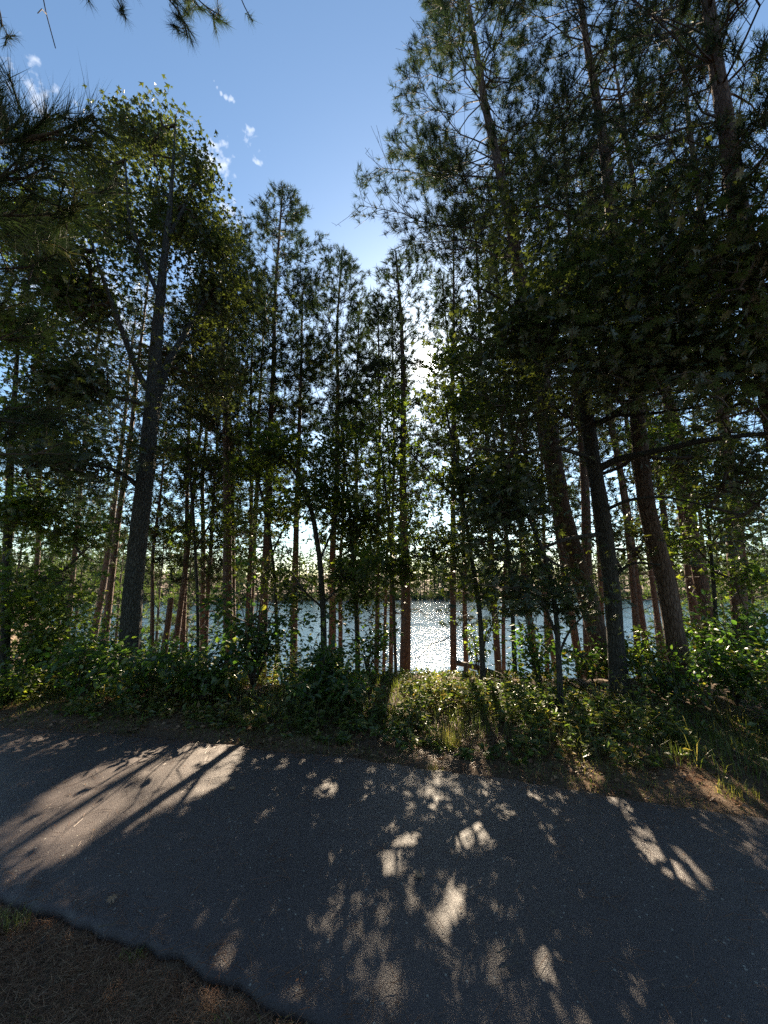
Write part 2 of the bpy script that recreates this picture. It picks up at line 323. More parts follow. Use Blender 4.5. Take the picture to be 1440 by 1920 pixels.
def keep(P, sky=True, sunhole=True):
    """which leaves stay: light openings, the gap to the sun and the open sky stay free"""
    P = np.atleast_2d(P); n = len(P); k = np.ones(n, bool); r = rng.random(n)
    G = P - SUN[None] * (P[:, 2:3] / SUN[2]); gx, gy, _ = proj(G); ok = G[:, 1] > .2
    for (cx, cyy, rx, ry, tn, p) in LIT:
        c, s = math.cos(R(tn)), math.sin(R(tn)); dx, dy = gx - cx, gy - cyy
        q = ((dx * c + dy * s) / rx) ** 2 + ((-dx * s + dy * c) / ry) ** 2
        k &= ~(ok & (P[:, 2] > .9) & (q < .9 + .5 * r) & (r < p))
    x, y, _ = proj(P)
    if sky: k &= ~in_poly(x + rng.normal(0, 10, n), y + rng.normal(0, 10, n), SKYPOLY)
    if sunhole: k &= ~(np.exp(-((x - 800) ** 2 + (y - 685) ** 2) / 2 / 26 ** 2) * .32 > rng.random(n))
    return k

# ------------------------------------------------------------------ the setting: ground, trail, lake
def shore(x):                                              # how far ahead the water begins
    return 13.8 + .6 * np.sin(x * .21 + 1) + np.clip(-(x + 11) * 1.3, 0, 26) + np.clip((x - 16) * .8, 0, 14)
FAR_EDGE = np.array([(-60, 4.2), (-30, 5.9), (-14, 5.9), (-8, 5.35), (-4.36, 4.72), (-2, 4.32), (0, 3.84), (1.3, 3.48), (2.66, 2.98), (5, 1.9), (9, -.6), (20, -9), (50, -34)])
NEAR_EDGE = np.array([(-60, 1.8), (-30, 3.4), (-14, 3.5), (-8, 3.2), (-4, 2.74), (-2.03, 2.36), (-1.2, 2.1), (-.46, 1.84), (.3, 1.58), (1.6, 1.0), (4, -.6), (8, -3.4), (18, -11), (48, -36)])
def edges(x): return np.interp(x, NEAR_EDGE[:, 0], NEAR_EDGE[:, 1]), np.interp(x, FAR_EDGE[:, 0], FAR_EDGE[:, 1])
def gh(x, y):
    """ground height"""
    x, y = np.asarray(x, float), np.asarray(y, float)
    lo, hi = edges(x); d = np.maximum(lo - y, y - hi)                   # distance outside the trail
    P = np.stack([x * .7, y * .7, 0 * x], -1)
    bump = (vnoise(P, 3) - .5) * .22 + (vnoise(P * 4, 4) - .5) * .05
    h = bump * np.clip(d / 1.2, 0, 1) + .04 * np.clip(d, 0, 1) - .035 * np.clip(1 - d / .12, 0, 1)
    s = shore(x); t = np.clip((y - (s - 8.2)) / 8.2, 0, 1)
    h = h - 3.75 * (t * t * (3 - 2 * t)) * (y > 0)
    h = np.where(y > s, h - np.clip((y - s) * .15, 0, 3), h)
    far = np.clip((y - 100 - 6 * np.sin(x * .03)) / 9, 0, 1)
    h = h + far * 4.6 + np.clip((y - 112) / 120, 0, 1) * (5 + 3 * vnoise(np.stack([x * .012, y * .008, 0 * x], -1), 9))
    side = np.clip((np.abs(x) - 200) / 60, 0, 1); return h + side * np.where(y > 10, 5, 0)
xs = np.unique(np.concatenate([np.linspace(-420, -40, 40), np.linspace(-40, -8, 45), np.linspace(-8, 8, 90), np.linspace(8, 40, 45), np.linspace(40, 420, 40)]))
ys = np.unique(np.concatenate([np.linspace(-60, -3, 30), np.linspace(-3, 8, 70), np.linspace(8, 45, 60), np.linspace(45, 130, 60), np.linspace(130, 900, 30)]))
X, Yg = np.meshgrid(xs, ys); Z = gh(X, Yg); nx, ny = len(xs), len(ys)
idx = np.arange(nx * ny).reshape(ny, nx)
MB().add(np.stack([X, Yg, Z], -1).reshape(-1, 3), np.stack([idx[:-1, :-1], idx[:-1, 1:], idx[1:, 1:], idx[1:, :-1]], -1).reshape(-1, 4), smooth=True).build('ground', [GROUND], kind='structure')
# the trail: a slab with ragged crumbling edges
tx = np.concatenate([np.linspace(-60, -9, 40), np.arange(-9, 6, .05), np.linspace(6, 45, 40)])
lo, hi = edges(tx)
lo = lo + (vnoise(np.stack([tx * 2.2, 0 * tx, 0 * tx], -1), 1) - .5) * .045 + (vnoise(np.stack([tx * 12, 0 * tx, 0 * tx], -1), 2) - .5) * .05
hi = hi + (vnoise(np.stack([tx * 2.0, 0 * tx + 5, 0 * tx], -1), 1) - .5) * .06 + (vnoise(np.stack([tx * 11, 0 * tx + 9, 0 * tx], -1), 2) - .5) * .05
f = np.array([0, .0, .02, .25, .5, .75, .98, 1, 1]); zz = np.array([-.05, .006, .016, .026, .032, .026, .016, .006, -.05])
T = np.stack([np.repeat(tx[:, None], 9, 1), lo[:, None] + (hi - lo)[:, None] * f[None], np.repeat(zz[None], len(tx), 0)], -1)
ti = np.arange(len(tx) * 9).reshape(-1, 9)
MB().add(T.reshape(-1, 3), np.stack([ti[:-1, :-1], ti[1:, :-1], ti[1:, 1:], ti[:-1, 1:]], -1).reshape(-1, 4), smooth=True).build('trail', [ASPHALT], kind='structure')
MB().add([(-420, 8, -3.5), (420, 8, -3.5), (420, 140, -3.5), (-420, 140, -3.5)], [(0, 1, 2, 3)]).build('lake', [WATER], kind='structure')

# ------------------------------------------------------------------ pines
def tufts(mb, P, D, k, ln, wd, slot, sp0=12, sp1=58, along=.13):
    """needle tufts: k needles round each shoot end P pointing along D"""
    n = len(P)
    if not n: return
    D = norm(D); U, V = frames(D)
    a = rng.random((n, k)) * 2 * math.pi; sp = R(sp0) + rng.random((n, k)) ** .8 * R(sp1)
    d = D[:, None] * np.cos(sp)[..., None] + (U[:, None] * np.cos(a)[..., None] + V[:, None] * np.sin(a)[..., None]) * np.sin(sp)[..., None]
    base = P[:, None] - D[:, None] * (rng.random((n, k, 1)) * along)
    le = ln * (.75 + .5 * rng.random((n, k, 1))); tip = base + d * le - np.array([0, 0, .12]) * le * rng.random((n, k, 1))
    side = norm(np.cross(d, rng.normal(size=(n, k, 3)))) * wd * .5
    X = np.stack([base - side, base + side, tip], 2).reshape(-1, 3)
    r = np.clip(rng.random(n)[:, None] * .85 + rng.random((n, k)) * .15, 0, 1)
    mb.add(X, np.arange(n * k * 3).reshape(-1, 3), slot, np.repeat(r.ravel(), 3))

def pine(label, path, Y, w, top=None, height=None, crown=.5, rad=2.0, dens=1.0, near=False, kneed=19, wd=.015, ln=.15, sky_guard=True, dead=10, pale=False, group='red pines on the lake bank', extra=(), name='pine_tree', bark=None, baseY=None, spread=1.0):
    P = [at(px, py, Y) for px, py in path]
    if top is not None: P.append(at(top[0], top[1], Y))
    P = np.array(P)
    d = P[0] - P[1]; b = P[0].copy()
    for _ in range(60):                                    # carry the trunk down to the ground
        g = float(gh(b[0], b[1]))
        if b[2] <= g - .05: break
        b = b + d / max(abs(d[2]), .05) * min(.1, b[2] - g + .06)
    if b[2] < float(gh(b[0], b[1])) - .3: b[2] = float(gh(b[0], b[1])) - .1
    Pt = [b] + [p for p in P if p[2] > b[2] + .3]
    if height is not None:
        u = Pt[-1] - Pt[0]; u = norm(norm(u) * np.array([.55, .55, 1]))
        if Pt[-1][2] < b[2] + height: Pt.append(Pt[-1] + u * (b[2] + height - Pt[-1][2]) / u[2])
    Q, t = resample(np.array(Pt), .12 if near else .4); H = t[-1]; f = t / H
    Q[:, 0] += (vnoise(np.stack([t * .35, 0 * t, 0 * t + b[0]], -1), 5) - .5) * .16 * np.sin(np.pi * f); Q[:, 1] += (vnoise(np.stack([t * .35, 0 * t + 3, 0 * t + b[0]], -1), 6) - .5) * .2 * np.sin(np.pi * f)
    _, _, zc = proj(P[:1]); r0 = w / 2 / 720 * float(zc[0])
    rr = r0 * (1 - .86 * f ** 1.15) * (1 + .45 * np.exp(-t / .22)) + .006
    root = thing(name, label, 'pine', tuple(b), group)
    mb = MB(); tube(mb, Q, rr, 14 if near else 8, 0, .05 if near else .02, int(abs(b[0]) * 97)); mb.build('trunk', [bark or PINEBARK], root, b)
    cb = MB(); TP, TD = [], []; hb = crown * H
    def branch(h, az, ln_, el, live, thick):
        segA, segB, ra, rb = [], [], [], []
        p0 = np.array([np.interp(h, t, Q[:, k]) for k in range(3)]); dirh = np.array([math.cos(az), math.sin(az), 0]); n = 5
        s = np.linspace(0, 1, n + 1); wob = rng.normal(0, .035, (n + 1, 3)) * ln_; wob[0] = 0
        curve = math.tan(el) * s + (.22 if live else -.18) * s ** 2
        B = p0 + dirh * (s * ln_)[:, None] + np.array([0, 0, 1.]) * (curve * ln_)[:, None] + wob
        rad_ = thick * (1 - .8 * s)
        segA += list(B[:-1]); segB += list(B[1:]); ra += list(rad_[:-1]); rb += list(rad_[1:])
        if live:
            nb = max(3, int(ln_ / .15 * dens))
            for q in range(nb):
                sq = .3 + .7 * (q + rng.random()) / nb if ln_ > .7 else .15 + .85 * (q + rng.random()) / nb
                p = np.array([np.interp(sq, s, B[:, k]) for k in range(3)]); a2 = az + (1 if q % 2 else -1) * rng.uniform(.35, 1.15)
                l2 = ln_ * rng.uniform(.14, .36) * (1.25 - .6 * sq) + .08
                dv = np.array([math.cos(a2), math.sin(a2), rng.uniform(.05, .75)]); e = p + norm(dv) * l2
                m = (p + e) / 2 + np.array([0, 0, -.04 * l2])
                segA += [p, m]; segB += [m, e]; ra += [.0055, .004]; rb += [.004, .003]
                dd = norm(dv + np.array([0, 0, .75])); TP.append(e); TD.append(dd)
                for _ in range(int(rng.random() < .5) + (l2 > .3)):
                    o = m + (e - m) * rng.random(); d3 = norm(dd + rng.normal(0, .5, 3)); e3 = o + d3 * rng.uniform(.08, .2)
                    segA.append(o); segB.append(e3); ra.append(.004); rb.append(.003); TP.append(e3); TD.append(d3)
            TP.append(B[-1]); TD.append(norm(B[-1] - B[-2] + np.array([0, 0, .15])))
        else:
            for q in range(rng.integers(1, 4)):
                sq = rng.uniform(.3, .9); p = np.array([np.interp(sq, s, B[:, k]) for k in range(3)]); a2 = az + rng.uniform(-1, 1)
                segA.append(p); segB.append(p + np.array([math.cos(a2), math.sin(a2), rng.uniform(-.5, .3)]) * ln_ * rng.uniform(.15, .4)); ra.append(thick * .35); rb.append(.002)
        return map(np.array, (segA, segB, ra, rb))
    specs = []
    h = hb
    while h < H - .15:
        q = (h - hb) / (H - hb); prof = min(1, .55 + 1.6 * q) * (1 - q) ** .62 + .08
        for j in range(int(rng.integers(4, 6))):
            specs.append((h + rng.uniform(-.1, .1), rng.random() * 2 * math.pi, rad * prof * rng.uniform(.6, 1.12), R(-8 + 52 * q + rng.uniform(-10, 12)), True, .007 + .010 * prof * rad / 2))
        h += rng.uniform(.34, .5) * (1 if q < .8 else .6) * spread
    for j in range(dead):
        hh = rng.uniform(.12, crown) * H; specs.append((hh, rng.random() * 2 * math.pi, rng.uniform(.35, 1.5), R(rng.uniform(-25, 20)), False, .013))
    for (fh, az, ln_, el) in extra: specs.append((fh * H, az, ln_, el, True, .026))
    for sp_ in specs:
        if sky_guard:
            sp_ = list(sp_); p0 = np.array([np.interp(sp_[0], t, Q[:, j]) for j in range(3)]); gone = False
            for _ in range(5):
                e = p0 + np.array([math.cos(sp_[1]), math.sin(sp_[1]), math.tan(sp_[3]) + .2]) * sp_[2]; ex, ey, _z = proj(e)
                if not in_poly(ex, ey, SKYPOLY)[0]: break
                sp_[2] *= .68
            else: gone = True
            if gone: continue
        a, bb, ra, rb = branch(*sp_)
        if near:
            bm = MB(); prisms(bm, a, bb, ra, rb, 3); bm.build('branch' if sp_[4] else 'dead_branch', [TWIG if sp_[4] else DEADW], root, b)
        else: prisms(cb, a, bb, ra, rb, 3, 1)
    TP, TD = np.array(TP), np.array(TD)
    k = keep(TP, sky_guard); tufts(cb, TP[k], TD[k], kneed, ln, wd, 0)
    cb.build('crown', [NEEDLE_PALE if pale else NEEDLE, TWIG], root, b, 'stuff')
    return root

PB = 'red pines on the lake bank'
# the tall pines that frame the view on the right
pine('tall leaning red pine just left of the black oak trunk', [(1143, 1267), (1056, 962), (1014, 725), (960, 430), (905, 190)], 7.2, 36, height=18.5, crown=.52, rad=2.7, near=True, kneed=25, wd=.009, dens=1.9,
     extra=((.52, R(188), 3.3, R(-14)), (.53, R(172), 3.0, R(-12)), (.56, R(200), 3.0, R(-14)), (.5, R(178), 2.4, R(-12)), (.58, R(184), 2.8, R(-10)), (.47, R(190), 2.2, R(-8))), dead=8)
pine('tall reddish pine trunk standing right of the black oak in low ferns', [(1285, 1304), (1248, 1080), (1214, 954), (1189, 725), (1137, 300), (1100, 90)], 6.0, 33, height=18, crown=.42, rad=2.5, near=True, kneed=25, wd=.009, dens=1.25, spread=1.1, dead=10)
pine('thick dark pine entering at the right edge with sweeping needle boughs', [(1500, 1000), (1400, 430), (1325, 0)], 4.4, 52, height=15, crown=.36, rad=2.6, near=True, kneed=25, wd=.008, dens=1.1, spread=1.2, dead=8)
pine('brown pine behind the bright green leaves, second tall trunk from right edge', [(1331, 1175), (1302, 996), (1277, 833), (1248, 725)], 8.6, 25, height=18, crown=.5, rad=2.1, dens=.6, dead=8, kneed=12, wd=.018)
pine('dark pine above the dense bush at the right edge', [(1389, 1158), (1377, 954), (1360, 825)], 8.2, 27, height=18, crown=.5, rad=2.2, dens=.6, dead=8, kneed=12, wd=.018)
# the pines round the glitter on the lake
pine('pine in front of the sun glitter with crown below the sun', [(760, 1283), (762, 1142), (756, 892), (752, 600)], 9.9, 21, top=(742, 472), crown=.42, rad=2.2, near=True, dens=1.35, dead=14)
pine('tall slender pine with rounded top against blue sky beside the leafy oak', [(496, 1142), (502, 975), (510, 808), (514, 600)], 11, 17, top=(530, 350), crown=.42, rad=2.55, near=True, dens=1.45, dead=12)
pine('pine with the dark pointed top standing in the dip of the skyline', [(623, 1163), (627, 933), (633, 725), (634, 600)], 12.5, 15, top=(641, 470), crown=.42, rad=2.15, near=True, dens=1.5, dead=12)
pine('straight pine trunk right of the grey oak, rising from the leafy hazel', [(429, 1171), (423, 892), (417, 675)], 10, 20, top=(420, 430), crown=.46, rad=1.9, near=True, dens=1.1, dead=12)
# thinner or farther pines: label, path, Y, w, height, crown start, radius
for (lab, path, Y, w, hgt, cr, rd) in [
    ('thin pine twin close behind the straight trunk rising from the hazel', [(436, 1150), (433, 1017), (427, 675)], 11.5, 13, 15, .5, 1.6),
    ('slim pine between the hazel bush and the round topped pine', [(465, 1154), (469, 1017), (467, 829)], 11.5, 11, 14, .5, 1.5),
    ('leaning slim pine crossing behind the round topped pine', [(470, 1130), (475, 975), (490, 725)], 13, 13, 16, .55, 1.6),
    ('pale pine trunk behind the arching dark sapling', [(552, 1183), (556, 1017), (560, 800)], 11, 15, 13.5, .5, 1.6),
    ('thin pine hugging the pointed pine in the dip of the skyline', [(638, 1163), (646, 725)], 13.5, 10, 13, .5, 1.5),
    ('mossy straight pine between the skyline dip and the glitter pine', [(706, 1283), (708, 975), (708, 725)], 10.5, 10, 12.5, .45, 1.4),
    ('slender trunk just left of the glitter pine with bright water behind', [(733, 1275), (735, 871)], 11.5, 9, 13.5, .5, 1.4),
    ('slim pine at the right rim of the sun glitter on the water', [(850, 1283), (852, 975), (853, 640)], 9.5, 12, 13.5, .5, 1.6),
    ('thin pine rising behind the fallen log', [(935, 1267), (927, 1121), (915, 900)], 9.5, 12, 14, .5, 1.6),
    ('brown pine between the log and the crooked sapling', [(1004, 1242), (989, 1121), (965, 900)], 10, 13, 15, .5, 1.7),
    ('reddish pine seen between crooked sapling and leaning pine', [(1085, 1233), (1060, 1067), (1043, 962), (1015, 800)], 9.5, 14, 16, .5, 1.8),
    ('reddish short trunk lit behind the crooked sapling stem', [(1039, 1225), (1027, 1154), (1000, 950)], 11, 12, 15, .5, 1.7),
    ('shadowed pine hidden behind the foot of the leaning pine', [(1106, 1233), (1100, 954), (1090, 800)], 9, 20, 16, .5, 1.8),
    ('narrow pine of a pair right of the black oak, left one', [(1198, 1242), (1185, 1079), (1168, 954), (1140, 780)], 9.5, 12, 16, .5, 1.8),
    ('narrow pine of a pair right of the black oak, right one', [(1218, 1242), (1202, 1120), (1165, 880)], 10.5, 12, 16, .5, 1.8),
    ('thin pine leaning close along the left of the reddish tall trunk', [(1248, 1242), (1222, 1058), (1190, 880)], 10.5, 11, 16, .5, 1.8),
    ('slim reddish pine close behind the right of the reddish tall trunk', [(1293, 1267), (1272, 1129), (1252, 996), (1215, 780)], 9, 13, 16, .5, 1.8),
    ('stout pine trunk in front of the brown pine by the right bush', [(1310, 1179), (1289, 1017), (1262, 850)], 10, 20, 16, .5, 1.9),
    ('spindly pine right of the grey oak with the lake behind', [(285, 1242), (288, 1038), (308, 900)], 10.5, 8, 10, .55, 1.3),
    ('pine leaning right over the water, second trunk right of the grey oak', [(329, 1208), (354, 1038), (371, 892)], 11, 12, 12, .5, 1.6),
    ('dark slim pine between the leaning pine and straight hazel pine', [(387, 1208), (392, 1017), (406, 850)], 11.5, 9, 12.5, .5, 1.5),
    ('brown pine close on the left of the grey oak', [(208, 1121), (227, 954), (240, 850)], 11, 14, 15, .5, 1.8),
    ('brown pine farther left of the grey oak behind pale shrubs', [(188, 1112), (208, 954), (222, 850)], 12.5, 14, 15, .5, 1.8),
    ]:
    pine(lab, path, Y, w, height=hgt, crown=cr * .74, rad=rd, dens=.8 if path[0][0] < 900 else .5, dead=18, kneed=11, wd=.022, group=PB)
for i in range(13):
    px = [345, 380, 668, 722, 872, 945, 1025, 1130, 1230, 1330, 1400, 60, 130][i]; Y = rng.uniform(10.8, 14.0)
    topy = rng.uniform(540, 700) if 440 < px < 800 else rng.uniform(430, 600)
    pine(['thin background pine between the spindly pine and the leaning lakeside pine', 'thin background pine just right of the leaning lakeside pine', 'thin background pine rising behind the airy young oak', 'thin background pine close on the left of the glitter pine',
          'thin background pine just right of the pine at the glitter rim', 'thin background pine close beside the pine behind the fallen log', 'thin background pine between the fallen log and the crooked sapling', 'thin background pine behind the foot of the leaning pine',
          'thin background pine between the narrow pair and the reddish tall trunk', 'thin background pine behind the brown pine by the right bush', 'thin background pine behind the dense bush at the right edge', 'thin background pine behind the maple at the left edge',
          'thin background pine between the left maple and the brown pines'][i], [(px, 1150), (px + (720 - px) * .03 + rng.normal(0, 6), 900)], Y, rng.uniform(7, 11), top=(px + (720 - px) * .10 + rng.normal(0, 12), topy), crown=rng.uniform(.2, .36), rad=rng.uniform(1.3, 1.8), dens=.9, dead=8, kneed=14, wd=.02, group='crowded background pines by the water')
# young pale pines on the shore spit at the left and far right
for i, (px, Y, hgt) in enumerate([(30, 17, 9), (90, 22, 11), (150, 19, 9.5), (190, 25, 11), (225, 20, 8), (265, 26, 10), (120, 28, 12), (10, 24, 12), (300, 24, 7), (355, 22, 5.5), (1405, 16, 9), (1350, 19, 9), (1440, 20, 11), (1250, 18, 7)]):
    pine('young pale green pine on the shore beyond the grey oak and pale shrubs' if px < 280 else 'low pale pine by the water among the trunks right of the grey oak' if px < 700 else 'young pale green pine behind the trunks by the dense right edge bush', [(px, 1100), (px + (720 - px) * .02, 1000)], Y, 6, height=hgt, crown=.12, rad=1.8, dens=.55, dead=2, kneed=9, wd=.028, ln=.19, pale=True, group='young pale pines along the shore')

# ------------------------------------------------------------------ broadleaf trees: limbs as drawn, foliage masses, twigs grown to reach them
def broadleaf(label, cat, limbs, env, size, per, material, bark, name='oak_tree', near=False, singles=0, tmpl=OAKLEAF, gap=.42, sides=10, group=None, spread=.24, sky_guard=True, dn=1.0):
    lim = []
    for lb in limbs:
        pts = np.array([np.append(at(px, py, Y), w / 2 / 720 * proj(at(px, py, Y))[2][0]) for (px, py, Y, w) in lb]); lim.append(pts)
    b = lim[0][0, :3].copy(); g = float(gh(b[0], b[1]))
    if b[2] > g: lim[0] = np.vstack([[b[0], b[1], g - .08, lim[0][0, 3] * 1.25], lim[0]]); b[2] = g
    root = thing(name, label, cat, tuple(b), group)
    nodes, rads = [], []
    for i, pts in enumerate(lim):
        Q, t = resample(pts, .1); mb = MB(); r = Q[:, 3].copy()
        if i == 0: r = r * (1 + .4 * np.exp(-t / .22))
        tube(mb, Q[:, :3], r, sides if i == 0 else 8, 0, .06, i + int(abs(b[0]) * 31)); mb.build('trunk' if i == 0 else 'limb', [bark], root, b)
        sel = slice(int(len(Q) * .45), None) if i == 0 else slice(2, None)
        nodes.append(Q[sel, :3])
    nodes = np.concatenate(nodes); n0 = len(nodes)
    C = []
    for (px, py, Y, rx, ry, rY, n) in env:
        n = max(4, int(n * dn)); m = n * 3; v = rng.normal(size=(m, 3)); v = norm(v) * np.abs(rng.normal(0, .62, (m, 1))).clip(0, 1.5)
        P = at(px + v[:, 0] * rx, py + v[:, 1] * ry, Y + v[:, 2] * rY)
        q = vnoise(P * 1.5, 21) * .65 + vnoise(P * 3.4, 22) * .35
        P = P[q > gap][:n]; C.append(P[P[:, 2] > .5])
    C = np.concatenate(C); x, y, _ = proj(C)
    if sky_guard: C = C[~in_poly(x, y, SKYPOLY)]
    d0 = np.array([((nodes - c) ** 2).sum(1).min() for c in C]); C = C[np.argsort(d0)]
    NN = np.zeros((n0 + len(C) * 14, 3)); NN[:n0] = nodes; cnt = n0; par = np.full(len(NN), -1); wt = np.zeros(len(NN)); ends = []
    for c in C:
        dv = c - NN[:cnt]; dd = np.sqrt((dv ** 2).sum(1)) + .5 * np.clip(-dv[:, 2], 0, None)
        j = int(np.argmin(dd)); L_ = float(np.linalg.norm(c - NN[j])); k = min(12, max(1, int(L_ / .28)))
        s = np.linspace(0, 1, k + 1)[1:, None]; sag = np.array([0, 0, 1.]) * (np.sin(s * math.pi) * L_ * .10)
        pts = NN[j] + (c - NN[j]) * s + sag + rng.normal(0, .05, (k, 3)) * min(L_, 1) * (s < 1)
        for p in pts:
            NN[cnt] = p; par[cnt] = j; j = cnt; cnt += 1
        ends.append(j)
    for e in ends: wt[e] += 1
    for i in range(cnt - 1, n0 - 1, -1):
        if par[i] >= 0: wt[par[i]] += wt[i]
    ii = np.arange(n0, cnt); rad_ = np.clip(.0027 * np.sqrt(wt), .0017, .05); pr = np.where(par[ii] < n0, rad_[ii] * 1.15, rad_[par[ii]])
    big = rad_[ii] > .013
    kt = keep(NN[ii], False) | (rad_[ii] > .006); ii, pr, big = ii[kt], pr[kt], big[kt]
    mb = MB(); prisms(mb, NN[par[ii]][~big], NN[ii][~big], pr[~big], rad_[ii][~big], 3, 1); prisms(mb, NN[par[ii]][big], NN[ii][big], pr[big], rad_[ii][big], 6, 1)
    # leaves round every twig end
    n = len(C) * per; P = np.repeat(C, per, 0) + np.clip(rng.normal(size=(n, 3)), -1.8, 1.8) * spread * np.array([1, 1, .6])
    Dv = rng.normal(size=(n, 3)) * np.array([1, 1, .35]) + np.array([0, 0, -.25]); Nv = np.array([0, 0, 1.]) + rng.normal(0, .55, (n, 3))
    k = keep(P, sky_guard); P, Dv, Nv = P[k], norm(Dv[k]), Nv[k]; n = len(P)
    sz = size * (.65 + .6 * rng.random(n)); rn = np.clip(rng.random(n) * .8 + .2 * vnoise(P * .8, 30), 0, 1)
    P = P - Dv * sz[:, None] * .5
    if singles:
        x, y, zc = proj(P); inside = (x > 0) & (x < 1440) & (y > 0) & (y < 1920); sc = np.where(inside, sz / zc, 0); pick = np.argsort(-sc)[:singles]
        shared = []
        for q in range(6):
            lm = MB(); sprinkle(lm, np.zeros((1, 3)), np.array([[0, 1., 0]]), np.array([[0, 0, 1.]]), 1.0, OAKFULL if tmpl is OAKLEAF else tmpl, np.array([q / 6.])); shared.append(lm.mesh('leaf', [material]))
        from mathutils import Matrix
        for q in pick:
            yv = Dv[q]; xv = norm(np.cross(yv, Nv[q])); zv = np.cross(xv, yv); o = bpy.data.objects.new('leaf', shared[int(rn[q] * 5.99)]); COL.objects.link(o); o.parent = root
            mm = np.eye(4); mm[:3, 0], mm[:3, 1], mm[:3, 2], mm[:3, 3] = xv * sz[q], yv * sz[q], zv * sz[q], P[q] - b; o.matrix_local = Matrix(mm.tolist())
        rest = np.setdiff1d(np.arange(n), pick); P, Dv, Nv, sz, rn = P[rest], Dv[rest], Nv[rest], sz[rest], rn[rest]
    if near and tmpl is OAKLEAF:
        _, _, zc = proj(P); nr = zc < 3.6
        sprinkle(mb, P[nr], Dv[nr], Nv[nr], sz[nr], OAKFULL, rn[nr]); P, Dv, Nv, sz, rn = P[~nr], Dv[~nr], Nv[~nr], sz[~nr], rn[~nr]
    if tmpl is OAKLEAF:
        _, _, zc = proj(P); fr = zc > 6.2; sprinkle(mb, P[fr], Dv[fr], Nv[fr], sz[fr], OAKSTAR, rn[fr]); P, Dv, Nv, sz, rn = P[~fr], Dv[~fr], Nv[~fr], sz[~fr], rn[~fr]
    sprinkle(mb, P, Dv, Nv, sz, tmpl, rn)
    mb.build('crown', [material, TWIG], root, b, 'stuff')
    return root

broadleaf('big oak with mottled grey trunk forking high, at left of the lake view', 'oak',
    [[(240, 1262, 7.0, 40), (250, 1100, 7.0, 33), (260, 1000, 7.0, 31), (273, 892, 7.0, 30), (281, 800, 7.0, 26), (287, 725, 7.0, 23), (295, 620, 7.0, 20), (306, 500, 7.0, 14), (318, 400, 7.0, 9), (325, 300, 7.0, 5), (330, 215, 7.0, 2)],
     [(281, 835, 7.0, 19), (296, 735, 7.1, 17), (317, 675, 7.3, 13), (350, 620, 7.6, 9), (385, 560, 7.9, 6), (410, 500, 8, 3)],
     [(284, 740, 7.0, 12), (264, 712, 6.9, 11), (246, 667, 6.7, 10), (225, 610, 6.5, 9), (205, 555, 6.4, 7), (185, 500, 6.2, 5), (165, 430, 6.2, 3)],
     [(262, 915, 7.0, 11), (240, 893, 6.9, 9), (200, 875, 6.6, 7), (125, 862, 6.2, 5), (60, 870, 6, 3)],
     [(300, 560, 7.0, 9), (265, 480, 6.8, 6), (240, 400, 6.6, 4), (235, 300, 6.6, 3)],
     [(312, 450, 7.0, 8), (350, 380, 7.2, 5), (372, 310, 7.2, 3)]],
    [(290, 270, 7.3, 130, 85, .8, 230), (190, 330, 7.2, 80, 70, .7, 110), (400, 460, 7.6, 60, 90, .6, 120), (330, 420, 7.9, 130, 120, .9, 380), (400, 560, 8.2, 90, 110, .9, 290), (220, 420, 7.4, 120, 120, .9, 300), (150, 560, 7.2, 150, 130, .9, 360), (310, 680, 8.3, 120, 90, .8, 150), (240, 250, 7.2, 50, 60, .5, 60), (370, 320, 7.3, 50, 70, .5, 70),
     (130, 720, 6.2, 150, 110, 1.2, 320), (110, 870, 6.2, 140, 80, 1.0, 190), (400, 720, 7.9, 70, 90, .9, 110), (280, 850, 7.2, 60, 40, .5, 40), (80, 450, 5.8, 110, 120, 1.0, 200)],
    .125, 11, OAKD, OAKBARK, dn=.92, near=True, singles=200, sides=16)
